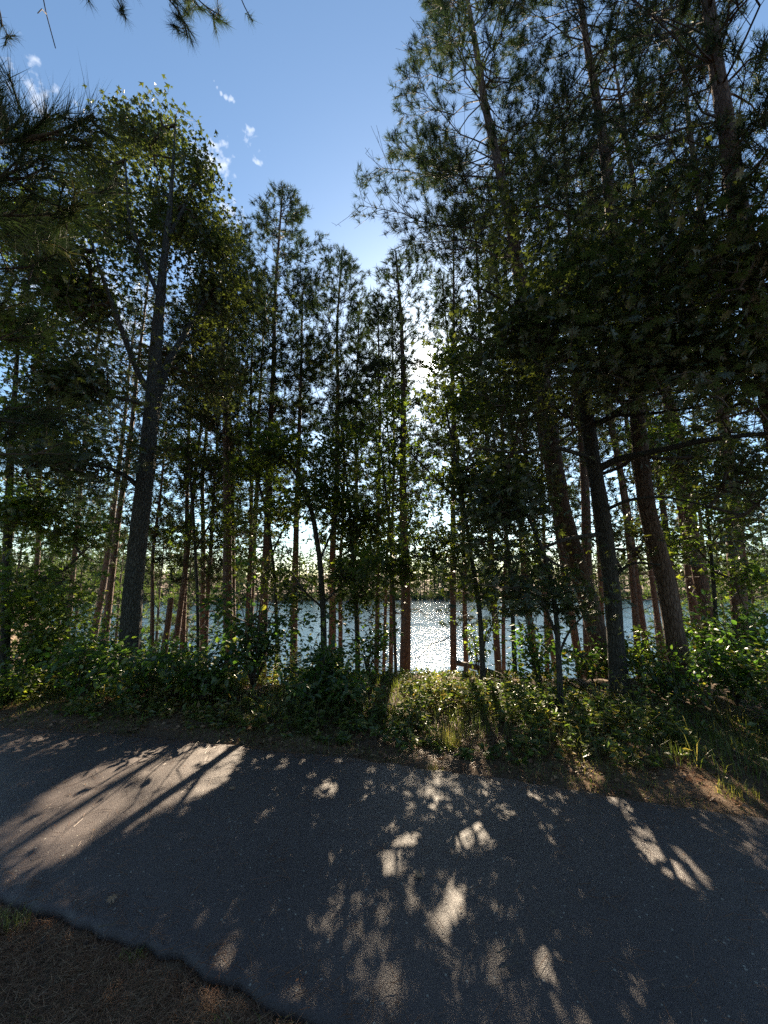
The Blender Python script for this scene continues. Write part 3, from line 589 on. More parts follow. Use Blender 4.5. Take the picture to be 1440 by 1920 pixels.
broadleaf('black trunked oak on the right, dark boughs reaching over the trail', 'oak',
    [[(1160, 1275, 5.8, 31), (1153, 1180, 5.8, 29), (1147, 1100, 5.8, 28), (1131, 975, 5.8, 27), (1110, 850, 5.8, 25), (1093, 717, 5.7, 21), (1080, 600, 5.6, 16), (1075, 500, 5.5, 11), (1085, 420, 5.5, 5)],
     [(1122, 880, 5.8, 15), (1160, 858, 5.6, 13), (1214, 850, 5.3, 12), (1265, 838, 5.0, 11), (1318, 825, 4.7, 10), (1440, 812, 4.2, 8), (1560, 800, 3.9, 5)],
     [(1108, 800, 5.8, 13), (1152, 779, 5.5, 12), (1193, 742, 5.2, 11), (1227, 700, 4.9, 10), (1290, 672, 4.6, 9), (1380, 635, 4.2, 7), (1460, 600, 4, 4)],
     [(1095, 720, 5.7, 12), (1050, 660, 5.4, 9), (990, 600, 5.1, 7), (940, 560, 4.9, 5), (900, 540, 4.8, 3)],
     [(1085, 640, 5.6, 11), (1130, 560, 5.2, 9), (1190, 500, 4.8, 7), (1260, 430, 4.5, 4)],
     [(1135, 1000, 5.8, 9), (1060, 1010, 5.5, 7), (990, 1040, 5.2, 5), (930, 1050, 5, 3)],
     [(1128, 960, 5.8, 8), (1180, 935, 5.5, 6), (1250, 930, 5.2, 4), (1330, 950, 5, 3)],
     [(1150, 779, 5.5, 7), (1230, 775, 5.2, 6), (1330, 760, 4.9, 4), (1400, 740, 4.7, 3)],
     [(1112, 860, 5.8, 9), (1050, 840, 5.4, 7), (960, 850, 5.0, 5), (890, 840, 4.8, 3)],
     [(1147, 1090, 5.8, 7), (1180, 1050, 5.6, 5), (1240, 1060, 5.3, 3)]],
    [(1080, 520, 5.4, 130, 100, 1.0, 430), (1250, 500, 4.6, 180, 150, 1.1, 560), (1400, 500, 4.1, 120, 190, .9, 440), (1230, 660, 4.7, 220, 120, 1.1, 480), (1010, 620, 5.0, 120, 110, .9, 420), (940, 740, 5.4, 110, 120, .7, 330),
     (1060, 780, 6.4, 120, 90, .6, 110), (1390, 700, 4.2, 110, 100, .8, 300), (950, 930, 5.4, 90, 120, .6, 260), (1270, 860, 6.3, 170, 90, .6, 180), (1400, 880, 5.2, 100, 110, .7, 200), (1210, 1010, 6.4, 130, 80, .5, 90), (1340, 1010, 6.2, 100, 60, .5, 70), (1180, 690, 4.9, 130, 70, .7, 190),
     (1000, 1060, 5.2, 90, 60, .6, 110), (960, 400, 5.6, 60, 60, .5, 70)],
    .13, 7, OAKD, DARKBARK, near=True, singles=290, sides=16, gap=.43, spread=.30, dn=.68)
broadleaf('crooked dark sapling standing in the ferns left of the leaning pine', 'oak sapling',
    [[(1052, 1335, 5.0, 10), (1048, 1240, 5.0, 10), (1043, 1154, 5.0, 9), (1034, 1090, 5.0, 8), (1022, 1042, 5.0, 8), (1002, 995, 4.95, 6), (985, 958, 4.9, 5), (960, 900, 4.8, 3)],
     [(1043, 1190, 5.0, 6), (1015, 1120, 4.9, 5), (985, 1080, 4.8, 3)], [(1048, 1230, 5.0, 5), (1065, 1180, 5.0, 4), (1100, 1150, 5, 3)], [(1022, 1045, 5.0, 6), (1055, 1068, 5.0, 5), (1090, 1070, 5, 3)]],
    [(960, 960, 4.9, 100, 90, .5, 120), (990, 1110, 5.0, 90, 80, .5, 130), (1070, 1130, 5.0, 60, 60, .4, 50), (900, 1090, 5.0, 60, 80, .4, 70)],
    .12, 10, OAKD, DARKBARK, name='oak_sapling', near=True, dn=.62)
broadleaf('slender young oak in front of the sun glitter, leaves rimmed with light', 'oak sapling',
    [[(905, 1250, 6.2, 9), (900, 1150, 6.2, 9), (885, 1050, 6.2, 8), (868, 940, 6.2, 7), (850, 840, 6.2, 5), (835, 760, 6.2, 3)],
     [(893, 1100, 6.2, 6), (850, 1060, 6.1, 5), (800, 1040, 6, 4), (740, 1050, 5.9, 3)], [(870, 950, 6.2, 5), (820, 900, 6.1, 4), (770, 850, 6, 3)], [(897, 1130, 6.2, 5), (930, 1080, 6.2, 4), (960, 1040, 6.2, 3)]],
    [(820, 1030, 6.1, 100, 60, .6, 210), (760, 1070, 6.0, 70, 40, .5, 120), (870, 900, 6.1, 80, 110, .6, 200), (800, 830, 6.1, 60, 60, .5, 80), (850, 760, 6.2, 60, 70, .5, 70), (900, 1100, 6.2, 60, 50, .5, 60), (700, 1060, 6.0, 40, 40, .4, 40)],
    .12, 10, OAK, DARKBARK, name='oak_sapling', near=True, dn=.58)
broadleaf('thin dark sapling arching to the left above the hazel bush', 'oak sapling',
    [[(608, 1255, 7.0, 12), (606, 1142, 7.0, 11), (600, 1050, 7.0, 10), (587, 967, 7.0, 9), (567, 908, 7.0, 8), (542, 867, 7.0, 6), (505, 850, 7.0, 5), (470, 845, 6.9, 3)],
     [(600, 1050, 7.0, 5), (625, 990, 7.0, 4), (640, 940, 7.0, 3)], [(606, 1140, 7, 5), (570, 1110, 6.9, 4), (545, 1070, 6.8, 3)], [(606, 1130, 7, 5), (650, 1090, 7, 4), (680, 1060, 7, 3)]],
    [(520, 850, 7.0, 80, 50, .5, 110), (600, 920, 7.0, 60, 60, .5, 70), (560, 970, 7.0, 60, 50, .4, 60), (640, 1070, 7.0, 60, 70, .5, 90), (560, 1100, 7.0, 60, 70, .5, 70), (640, 960, 7.0, 40, 50, .4, 40)],
    .12, 10, OAK, DARKBARK, name='oak_sapling', dn=1.0)
broadleaf('thin young oak between the arching sapling and the glitter pine, airy green leaves', 'oak sapling',
    [[(672, 1258, 7.4, 7), (668, 1150, 7.4, 7), (660, 1020, 7.4, 6), (650, 900, 7.4, 4), (640, 800, 7.4, 2)], [(664, 1080, 7.4, 4), (700, 1010, 7.3, 3)], [(655, 960, 7.4, 4), (610, 890, 7.3, 2)]],
    [(640, 860, 7.4, 60, 80, .5, 70), (690, 980, 7.3, 60, 80, .5, 70), (640, 1010, 7.4, 60, 70, .5, 60), (680, 1130, 7.3, 60, 60, .4, 50)], .12, 9, OAK, DARKBARK, name='oak_sapling', dn=1.6)
broadleaf('young oak with light leaves just left of the glitter pine, behind the airy one', 'oak sapling',
    [[(742, 1258, 8.8, 6), (738, 1120, 8.8, 6), (730, 980, 8.8, 5), (715, 850, 8.8, 3)], [(735, 1050, 8.8, 4), (775, 960, 8.8, 3)]],
    [(720, 860, 8.8, 60, 80, .5, 80), (770, 960, 8.8, 50, 70, .5, 60), (700, 1020, 8.7, 50, 60, .5, 60), (730, 760, 8.8, 40, 50, .4, 30)], .12, 9, YOUNG, DARKBARK, name='oak_sapling', dn=1.3)
broadleaf('leafy sapling between the grey oak and the straight hazel pine, over the lake', 'oak sapling',
    [[(372, 1215, 8.6, 6), (370, 1100, 8.6, 6), (362, 960, 8.6, 5), (350, 820, 8.6, 3)], [(368, 1030, 8.6, 4), (410, 950, 8.6, 3)]],
    [(340, 840, 8.6, 60, 80, .5, 70), (400, 930, 8.6, 50, 70, .5, 60), (350, 1000, 8.6, 50, 50, .4, 30)], .12, 9, OAK, DARKBARK, name='oak_sapling', dn=1.1)
broadleaf('leaning young oak behind the round topped pine with dark drooping leaves', 'oak sapling',
    [[(520, 1200, 8.4, 7), (515, 1080, 8.4, 6), (500, 960, 8.4, 5), (470, 850, 8.4, 3)], [(510, 1040, 8.4, 4), (545, 960, 8.4, 3)]],
    [(470, 880, 8.4, 60, 70, .5, 60), (530, 960, 8.4, 50, 70, .5, 50), (450, 1000, 8.4, 50, 70, .4, 40), (510, 1080, 8.3, 60, 50, .4, 40)], .12, 9, OAK, DARKBARK, name='oak_sapling', dn=1.6)
broadleaf('slender leafy oak against the bright sky right of the sun glare', 'oak sapling',
    [[(965, 1255, 7.2, 8), (960, 1120, 7.2, 7), (948, 980, 7.2, 6), (930, 850, 7.2, 5), (915, 740, 7.2, 3)], [(952, 1020, 7.2, 4), (900, 960, 7.1, 3)], [(940, 920, 7.2, 4), (990, 850, 7.2, 3)]],
    [(900, 760, 7.2, 70, 80, .5, 70), (960, 880, 7.2, 70, 90, .5, 70), (890, 960, 7.2, 60, 70, .5, 60), (980, 1040, 7.2, 60, 70, .5, 50), (850, 680, 7.3, 50, 60, .4, 40)], .12, 9, OAK, DARKBARK, name='oak_sapling', dn=1.6)
broadleaf('leafy yellow green maple crowding the left edge behind the oak', 'maple',
    [[(8, 1250, 6.6, 16), (12, 1150, 6.6, 15), (14, 1000, 6.6, 13), (20, 850, 6.6, 11), (30, 700, 6.6, 7), (40, 560, 6.5, 4)],
     [(14, 1000, 6.6, 8), (60, 940, 6.6, 6), (120, 900, 6.6, 3)], [(12, 1130, 6.6, 7), (60, 1090, 6.5, 5), (120, 1070, 6.4, 3)]],
    [(60, 800, 6.6, 120, 90, .7, 200), (50, 960, 6.5, 110, 90, .7, 200), (60, 1110, 6.4, 100, 80, .7, 200), (40, 620, 6.5, 100, 130, .8, 260), (50, 420, 6.6, 90, 110, .7, 200), (110, 520, 6.8, 80, 90, .6, 120), (140, 1010, 6.8, 70, 60, .6, 70)],
    .115, 11, YOUNG, DARKBARK, name='maple_tree', dn=.95)
broadleaf('low leafy oak sapling under the pines right of the black oak', 'oak sapling',
    [[(1345, 1230, 6.8, 8), (1340, 1120, 6.8, 7), (1330, 1000, 6.8, 6), (1320, 900, 6.8, 4), (1310, 830, 6.8, 2)], [(1335, 1060, 6.8, 4), (1290, 1010, 6.7, 3)], [(1332, 1020, 6.8, 4), (1380, 960, 6.8, 3)]],
    [(1290, 900, 6.8, 80, 60, .5, 50), (1360, 960, 6.8, 80, 70, .5, 70), (1270, 1020, 6.8, 50, 50, .4, 35), (1400, 1080, 6.8, 60, 60, .5, 60), (1220, 820, 6.8, 60, 50, .4, 40)],
    .12, 11, YOUNG, DARKBARK, name='oak_sapling')

# ------------------------------------------------------------------ near pine beside the camera whose boughs hang into the top left of the picture
def bough_pine():
    b = np.array([-4.6, 1.1, float(gh(-4.6, 1.1))]); root = thing('pine_tree', 'near pine whose long needled boughs hang into the top left corner', 'pine', tuple(b), 'red pines on the lake bank')
    mb = MB(); t = np.linspace(0, 13, 90); Q = np.stack([b[0] + .25 * np.sin(t * .3), b[1] + .15 * np.sin(t * .25 + 1), b[2] - .05 + t], 1)
    tube(mb, Q, .19 * (1 - .075 * t) * (1 + .4 * np.exp(-t / .25)) + .01, 14, 0, .05, 77); mb.build('trunk', [PINEBARK], root, b)
    cb = MB()
    def bough(h, pts, subs, tuftn, ln, thick=.02, wd=.0035, bare=False, k=46, sub=1.6):
        p0 = np.array([np.interp(h, t, Q[:, j]) for j in range(3)]); B, tt = resample(np.vstack([p0, pts]), .08); f = tt / tt[-1]
        bm = MB(); tube(bm, B, thick * (1 - .8 * f) + .003, 6, 0)
        TP, TD, ra = [B[-1]], [norm(B[-1] - B[-3])], []
        A_, B_ = [], []
        for _ in range(subs):
            s = rng.uniform(.35, 1); p = np.array([np.interp(s, f, B[:, j]) for j in range(3)]); d = norm(B[min(len(B) - 1, int(s * len(B)) + 1 if s < .95 else len(B) - 1)] - B[max(0, int(s * len(B)) - 3)])
            dv = norm(d * .8 + rng.normal(0, .55, 3) + np.array([0, 0, .1 if not bare else -.3])); l2 = rng.uniform(.15, .45) * min(sub, tt[-1] * .35); m = p + dv * l2 * .5; e = p + norm(dv + np.array([0, 0, .25 if not bare else -.35])) * l2
            A_ += [p, m]; B_ += [m, e]; TP.append(e); TD.append(norm(e - m))
            for _ in range(tuftn):
                o = m + (e - m) * rng.random(); d3 = norm(dv + rng.normal(0, .6, 3)); e3 = o + d3 * rng.uniform(.08, .2); A_.append(o); B_.append(e3); TP.append(e3); TD.append(d3)
        prisms(bm, np.array(A_), np.array(B_), .005, .0035, 5); bm.build('branch', [TWIG], root, b)
        if not bare:
            TP, TD = np.array(TP), np.array(TD); TD = norm(TD + np.array([0, 0, .35])); tufts(cb, TP, TD, k, ln, wd, 0, 10, 48, .16)
    A = lambda *q: np.array([at(*p) for p in q])
    bough(3.6, A((-160, 300, 1.25), (-20, 268, 1.12), (60, 262, 1.08), (125, 252, 1.06), (160, 235, 1.05), (176, 216, 1.04)), 4, 0, .15, .011, .0022, k=130, sub=.25)
    for tip in (((70, 262, 1.1), (84, 240, 1.09), (92, 215, 1.08)), ((20, 262, 1.15), (40, 240, 1.15), (48, 215, 1.15)), ((128, 255, 1.07), (150, 262, 1.06), (170, 268, 1.06)), ((-10, 262, 1.2), (0, 230, 1.2), (4, 200, 1.2)), ((150, 240, 1.05), (160, 262, 1.04), (172, 275, 1.03))):
        bough(3.6, A((-160, 300, 1.25), (-20, 268, 1.13), *tip), 1, 0, .15, .006, .0022, k=110, sub=.15)
    for k_, (h_, x1, y1, Y1, x2, y2) in enumerate([(3.3, -40, 330, 1.5, 100, 330), (3.3, -40, 350, 1.4, 60, 300), (3.2, -60, 400, 1.6, 110, 400), (3.1, -60, 440, 1.8, 70, 440), (3.0, -70, 500, 1.8, 60, 500), (2.6, -70, 620, 1.9, 40, 640), (2.4, -80, 780, 2.0, 30, 790), (2.2, -80, 850, 2.1, 30, 850), (3.3, -80, 260, 1.8, 0, 180), (3.3, -60, 380, 2.2, 60, 370)]):
        bough(h_, A((-220, y1 + 20, Y1 + .15), (x1, y1, Y1), ((x1 + x2) / 2, (y1 + y2) / 2 + 8, Y1), (x2, y2, Y1 + .1)), 15, 2, .14, .010, .0030, k=60, sub=.9)
    bough(7.5, A((-60, -260, 3.3), (100, -120, 3.2), (230, -60, 3.1), (300, -20, 3.1), (340, 25, 3.1), (352, 70, 3.1)), 16, 2, .12, .016, .0036, k=60, sub=.6)
    bough(7.8, A((100, -260, 3.3), (250, -110, 3.3), (330, -50, 3.3), (380, 10, 3.3), (415, 30, 3.3)), 18, 2, .12, .015, .0036, k=60, sub=.6)
    bough(7.7, A((100, -300, 3.2), (250, -150, 3.2), (320, -80, 3.2), (350, -10, 3.2), (380, 20, 3.2)), 14, 2, .12, .013, .0036, k=60, sub=.6)
    bough(8.0, A((200, -330, 3.4), (360, -140, 3.4), (440, -40, 3.4), (456, 10, 3.4), (474, 40, 3.4)), 3, 0, .12, .012, .0036, k=70, sub=.6)
    bough(7.0, A((-60, -160, 3.0), (120, -80, 3.0), (200, -30, 3.0), (228, 10, 3.0), (236, 35, 3.0)), 5, 1, .12, .013, .0036, k=70, sub=.6)
    bough(6.2, A((-120, -160, 2.8), (-40, -40, 2.8), (0, 10, 2.8), (4, 50, 2.8)), 6, 2, .12, .013, .0036, k=50, sub=.6)
    bough(6.0, A((-120, -260, 2.8), (20, -120, 2.8), (75, -40, 2.8), (85, 20, 2.8), (104, 90, 2.8)), 6, 0, .12, .006, .0036, bare=True)
    cb.build('needles', [NEEDLE], root, b, 'stuff')
bough_pine()

# ------------------------------------------------------------------ shrubs, undergrowth and grass
def shrub(label, px, Y, hgt, rad, stems, leaves, size, material=BUSH, tmpl=OVATE, name='shrub', cat='shrub', group=None, singles=0):
    x, u, f = ray(px, 1200); bx = float(Y * x / 1.06); b = np.array([bx, Y, float(gh(bx, Y))])
    root = thing(name, label, cat, tuple(b), group); mb = MB(); LP, LD = [], []
    for s in range(stems):
        a = rng.random() * 2 * math.pi; rr = rad * rng.uniform(.25, 1.0); h = hgt * rng.uniform(.6, 1.05) * (1 - .35 * (rr / rad) ** 2); q = np.linspace(0, 1, 7)[:, None]
        S = b + np.array([math.cos(a), math.sin(a), 0]) * rr * q ** 1.3 + np.array([0, 0, h]) * np.sin(q * 1.5) + rng.normal(0, .03, (7, 3)) * (q > 0)
        prisms(mb, S[:-1], S[1:], np.linspace(.012, .005, 6), np.linspace(.010, .003, 6), 4, 1)
        m = leaves // stems; tpos = rng.uniform(.22, 1, m); c = np.stack([np.interp(tpos, q[:, 0], S[:, j]) for j in range(3)], 1)
        side = rng.normal(size=(m, 3)) * np.array([1, 1, .45]); side = norm(side); tw = side * rng.uniform(.02, .28, (m, 1)) * rad
        LP.append(c + tw); LD.append(side + np.array([0, 0, -.15]) + rng.normal(0, .3, (m, 3)))
    P, D = np.concatenate(LP), np.concatenate(LD); k = keep(P, False, False) & (P[:, 2] > gh(P[:, 0], P[:, 1]) + .03); P, D = P[k], norm(D[k]); n = len(P)
    Nv = np.array([0, 0, 1.]) + rng.normal(0, .5, (n, 3)); sz = size * rng.uniform(.6, 1.25, n)
    sprinkle(mb, P, D, Nv, sz, tmpl, np.clip(rng.random(n), 0, 1)); mb.build('foliage', [material, TWIG], root, b, 'stuff'); return root

SH = 'shrubs between the trail verge and the pines'
for (lab, px, Y, h, r, st, lv, sz, mt) in [
    ('large leafy hazel bush in front of the slim pines, leaf edges lit', 475, 6.1, 1.95, 1.1, 20, 2600, .10, BUSH),
    ('smaller hazel bush leaning against the left side of the large one', 375, 5.3, .85, .75, 12, 1100, .09, BUSH),
    ('dark rounded bush at the foot of the arching sapling', 585, 5.35, .8, .8, 12, 1100, .09, BUSH),
    ('dark bush hiding the foot of the grey oak', 285, 5.5, .8, .8, 12, 1100, .085, BUSH),
    ('shadowed bush left of the grey oak foot', 160, 5.65, .95, .9, 12, 1300, .085, BUSH),
    ('tall yellow green shrub left of the grey oak', 150, 8.2, 2.2, 1.2, 16, 1700, .10, YOUNG),
    ('pale shrub in front of the left edge maple', 45, 6.6, 1.4, 1.0, 14, 1500, .09, YOUNG),
    ('low sunlit shrub at the far left of the verge', 40, 5.7, .55, .7, 10, 900, .07, YOUNG),
    ('bushy pale shrub behind the grey oak on its left', 215, 9.2, 2.0, 1.0, 12, 1000, .10, YOUNG),
    ('lit shrub at the feet of the leaning lakeside pine', 350, 8.0, 1.0, .8, 10, 900, .09, YOUNG),
    ('thin twiggy bush left of the glitter pine', 690, 7.0, 1.0, .6, 9, 520, .085, BUSH),
    ('low dark bush under the skyline dip pines', 650, 5.3, .5, .7, 10, 800, .085, BUSH),
    ('leafy bush beneath the crooked sapling, dark against the lake', 1010, 6.2, 1.0, .6, 9, 560, .09, BUSH),
    ('airy pale bush right of the sun glitter', 900, 7.4, 1.5, .6, 8, 380, .085, YOUNG),
    ('low bush around the foot of the leaning pine', 1110, 6.6, .7, .7, 10, 620, .085, BUSH),
    ('fringe of leaves between black oak and reddish pine', 1215, 6.6, .8, .6, 9, 520, .085, YOUNG),
    ('big dense bush filling the right edge below the dark pine', 1400, 6.3, 1.6, 1.05, 16, 2100, .095, BUSH),
    ('dark bush in front of the dense right edge bush', 1375, 5.2, .85, .8, 12, 1300, .085, BUSH),
    ('bright leaved shrub beside the stout pine by the right bush', 1320, 7.6, 1.4, .7, 10, 650, .085, BUSH),
    ('dark low bush spreading at the foot of the reddish tall pine', 1250, 5.4, .55, .8, 10, 800, .075, BUSH)]:
    shrub(lab, px, Y, h, r, st, lv, sz, mt, group=SH)
for i in range(26):
    px = rng.uniform(-150, 1600); Y = rng.uniform(7.2, 10.5); sh = 640 < px < 1060; Y = Y + 2.2 * sh
    shrub('small leafy bush among the pine trunks on the bank', px, Y, rng.uniform(.5, .8) if sh else rng.uniform(.6, 1.3), rng.uniform(.4, .7), 7, 330, .09, YOUNG if i % 3 else BUSH, group='small bushes among the pine trunks')

def scatter(n, xr, off0, off1, pow_=1.0, side=1):
    x = rng.uniform(*xr, n); lo, hi = edges(x); d = off0 + (off1 - off0) * rng.random(n) ** pow_
    y = hi + d if side > 0 else lo - d
    return x, y, d
# low herbs between the mown verge and the shrubs: nobody could count them
mb = MB()
x, y, d = scatter(11500, (-9, 9), .28, 4.2, .95)
hc = np.where((x > -1) & (x < 2.6), .55, 1.0); cl_ = vnoise(np.stack([x * 1.1, y * 1.1, 0 * x], -1), 41); sel = cl_ + rng.normal(0, .07, len(x)) > .44 - .03 * (x > 0) - .14 * (x < -1.5); sel &= d > .12 * (x > -1.5) + .45 * np.clip((x - .5) / 2, 0, 1); sel &= (rng.random(len(x)) < np.clip(.25 + d * .75, 0, 1)) | (x < -1.8); sel &= ~((x > -1) & (x < 2.8) & (y > 6.1) & (rng.random(len(x)) < .6)); x, y, d, hc = x[sel], y[sel], d[sel], hc[sel]
vis = np.where((x > -1.2) & (x < 3), np.clip(1.65 - y * .262, .1, 1) * rng.uniform(.35, 1.25, len(x)), .75)               # low where the lake shows over them
hh = np.minimum(vis, rng.uniform(.14, .62, len(x)) * np.clip(.06 + d * .44, .12, 1.1) * (.45 + 1.1 * vnoise(np.stack([x * 1.7, y * 1.7, 0 * x], -1), 44)))
B = np.stack([x, y, gh(x, y)], -1); tilt = rng.normal(0, .25, (len(x), 2)); Tp = B + np.stack([tilt[:, 0] * hh, tilt[:, 1] * hh, hh], -1)
prisms(mb, B[::2], Tp[::2], .003, .002, 3, 1)
per = 11; P = np.repeat(B, per, 0) + np.repeat(Tp - B, per, 0) * rng.uniform(.25, 1, (len(x) * per, 1)); D = norm(rng.normal(size=P.shape) * np.array([1, 1, .25]) + np.array([0, 0, .1]))
kp = P[:, 2] > 0 - 9; sprinkle(mb, P[kp], D[kp], np.array([0, 0, 1.]) + rng.normal(0, .45, P.shape), rng.uniform(.03, .095, len(P)), SLIM2, np.clip(rng.random(len(P)) ** 1.4 * .75 + .45 * vnoise(P * 1.2, 61), 0, 1))
o = mb.build('undergrowth', [HERB, TWIG], None, (0, 0, 0), 'stuff')

def blades(n, pos, hgt, wd, mb, lean=.5, rnd=None):
    x, y = pos; B = np.stack([x, y, gh(x, y) - .005], -1); a = rng.random(n) * 2 * math.pi; le = np.abs(rng.normal(0, lean, n))
    dv = np.stack([np.cos(a) * le, np.sin(a) * le, np.ones(n)], -1); h = hgt * rng.uniform(.5, 1.3, n); s = np.stack([-np.sin(a), np.cos(a), 0 * a], -1) * wd / 2
    m = B + dv * (h * .55)[:, None]; e = m + (dv * np.array([1.7, 1.7, .55])) * (h * .5)[:, None]
    V = np.stack([B - s, B + s, m + s * .8, m - s * .8, e], 1).reshape(-1, 3); k = (np.arange(n) * 5)[:, None]
    r = rng.random(n) if rnd is None else rnd; rr = np.repeat(np.clip(r, 0, 1), 5)
    mb.add(V, k + np.array([0, 1, 2, 3]), 0, rr); nn = mb.nv; mb.nv -= len(V); mb.add(np.zeros((0, 3)), np.zeros((0, 3), int)) if False else None
    mb.i.append((k + np.array([3, 2, 4]) + mb.nv).ravel()); mb.n.append(np.full(n, 3)); mb.m.append(np.zeros(n, int)); mb.s.append(np.zeros(n, bool)); mb.nv = nn
mb = MB()
x, y, d = scatter(52000, (-10, 8), -.03, 1.9, 1.2)
q = vnoise(np.stack([x * 1.6, y * 1.6, 0 * x], -1), 51); sel = q + rng.normal(0, .1, len(x)) > .42 + .05 * (x > -2); x, y, d = x[sel], y[sel], d[sel]
blades(len(x), (x, y), .04 + .07 * np.clip(d, 0, 1.2), .004, mb, .7, rng.random(len(x)) * .7 + .3 * vnoise(np.stack([x, y, 0 * x], -1), 52))
x, y, d = scatter(6000, (-6, 1.2), -.01, 1.6, 1.2, -1)
q = vnoise(np.stack([x * 2.4, y * 2.4, 0 * x], -1), 53); sel = q + rng.normal(0, .08, len(x)) > .55; x, y = x[sel], y[sel]
blades(len(x), (x, y), .05, .004, mb, .8, .35 + .65 * rng.random(len(x)))
x, y, d = scatter(9000, (-1.5, 6), .7, 2.6, 1.0)
blades(len(x), (x, y), .17, .006, mb, .5, .6 * rng.random(len(x)))
x, y, d = scatter(2200, (-7, 7), .5, 3.2, 1.0); q = vnoise(np.stack([x * 1.3, y * 1.3, 0 * x], -1), 57); x, y = x[q > .5], y[q > .5]
blades(len(x), (x, y), .36, .005, mb, .45, .4 + .6 * rng.random(len(x)))
mb.build('grass', [GRASS], None, (0, 0, 0), 'stuff')
# dropped needles and leaf litter on the verges
mb = MB()
for (n, xr, o0, o1, sd, lnn) in ((60000, (-8, 7), -.06, 2.2, 1, .08), (46000, (-3.2, .8), -.05, 1.3, -1, .07)):
    x, y, d = scatter(n, xr, o0, o1, 1.1, sd); a = rng.random(n) * 2 * math.pi; le = lnn * rng.uniform(.5, 1.2, n); z = gh(x, y) + rng.uniform(.002, .02, n)
    A_ = np.stack([x, y, z], -1); dv = np.stack([np.cos(a), np.sin(a), rng.normal(0, .15, n)], -1); s = np.stack([-np.sin(a), np.cos(a), 0 * a], -1) * .0015
    V = np.stack([A_ - s, A_ + s, A_ + dv * le[:, None]], 1).reshape(-1, 3); mb.add(V, np.arange(n * 3).reshape(-1, 3), 0, np.repeat(rng.random(n), 3))
n = 5200; x, y, d = scatter(n, (-8, 7), .1, 2.6, 1.0); P = np.stack([x, y, gh(x, y) + .012], -1); D = norm(rng.normal(size=(n, 3)) * np.array([1, 1, .2]))
sprinkle(mb, P, D, np.array([0, 0, 1.]) + rng.normal(0, .35, (n, 3)), rng.uniform(.03, .08, n), OVATE, rng.random(n))
mb.build('needle_litter', [DUFF], None, (0, 0, 0), 'stuff')
# bits lying on the asphalt
mb = MB(); n = 2300; x = rng.uniform(-6, 4, n); lo_, hi_ = edges(x); y = lo_ + (hi_ - lo_) * rng.uniform(.02, .98, n); P = np.stack([x, y, np.full(n, .038)], -1)
D = norm(rng.normal(size=(n, 3)) * np.array([1, 1, .05])); sprinkle(mb, P, D, np.array([0, 0, 1.]) + rng.normal(0, .2, (n, 3)), rng.choice([.006, .010, .018], n, p=[.75, .2, .05]), OVATE, rng.random(n))
n = 1500; x = rng.uniform(-6, 4, n); lo_, hi_ = edges(x); y = lo_ + (hi_ - lo_) * rng.uniform(.02, .98, n); a = rng.random(n) * 6.28; A_ = np.stack([x, y, np.full(n, .037)], -1); le = rng.uniform(.03, .11, n)
prisms(mb, A_, A_ + np.stack([np.cos(a) * le, np.sin(a) * le, 0 * a], -1), .0011, .0008, 3)
n = 2600; x = rng.uniform(-7, 5, n); lo_, hi_ = edges(x); e_ = np.abs(rng.normal(0, .09, n)) + .01; y = np.where(rng.random(n) < .55, hi_ - e_, lo_ + e_); a = rng.random(n) * 6.28; A_ = np.stack([x, y, np.full(n, .026)], -1); le = rng.uniform(.02, .09, n)
prisms(mb, A_, A_ + np.stack([np.cos(a) * le, np.sin(a) * le, 0 * a], -1), .0011, .0008, 3)
mb.build('trail_litter', [DUFF], None, (0, 0, 0), 'stuff')

# asphalt crumbs broken off along both edges
mb = MB(); n = 2600; x = rng.uniform(-8, 6, n); lo_, hi_ = edges(x); e_ = np.abs(rng.normal(0, .05, n)) - .02; up_ = rng.random(n) < .5; y = np.where(up_, hi_ + e_, lo_ - e_); r_ = rng.uniform(.006, .022, n)
P = np.stack([x, y, np.maximum(gh(x, y), -.03) + r_ * .3], -1); Tt = np.array([(1, 0, -.4), (-.5, .85, -.4), (-.5, -.85, -.4), (0, 0, .7)]); V = P[:, None] + (Tt[None] * r_[:, None, None]) * rng.uniform(.6, 1.3, (n, 4, 3))
mb.add(V.reshape(-1, 3), (np.array([(0, 1, 3), (1, 2, 3), (2, 0, 3)])[None] + (np.arange(n) * 4)[:, None, None]).reshape(-1, 3)); mb.build('asphalt_crumbs', [ASPHALT], None, (0, 0, 0), 'stuff')
# tall lit tuft of grass, twigs and a pale fallen leaf on the trail
def tuft(label, px, py, h, n, rad):
    x_, u, f_ = ray(px, py); tt = -EYE / u; bx, by = float(x_ * tt), float(f_ * tt); mb = MB(); r = rad * np.sqrt(rng.random(n)); a = rng.random(n) * 6.28
    blades(n, (bx + r * np.cos(a), by + r * np.sin(a)), h, .006 if h > .2 else .0045, mb, .6, .45 + .5 * rng.random(n)); z = float(gh(bx, by)); o = mb.build('grass_tuft', [GRASS], None, (bx, by, z)); tag(o, label, 'grass tuft')
tuft('tall yellow lit grass tuft at the edge of the low plants', 845, 1400, .2, 170, .12)
tuft('small green grass tuft on the asphalt edge below the tall lit one', 815, 1445, .09, 90, .08)
tuft('small dull grass tuft beside the near asphalt edge, lower left', 250, 1790, .05, 50, .05)
tuft('yellowish grass tuft at the left frame edge by the trail corner', 15, 1740, .07, 110, .09)
tuft('sunlit grass tuft on the reddish needles at right edge', 1380, 1490, .12, 120, .14)
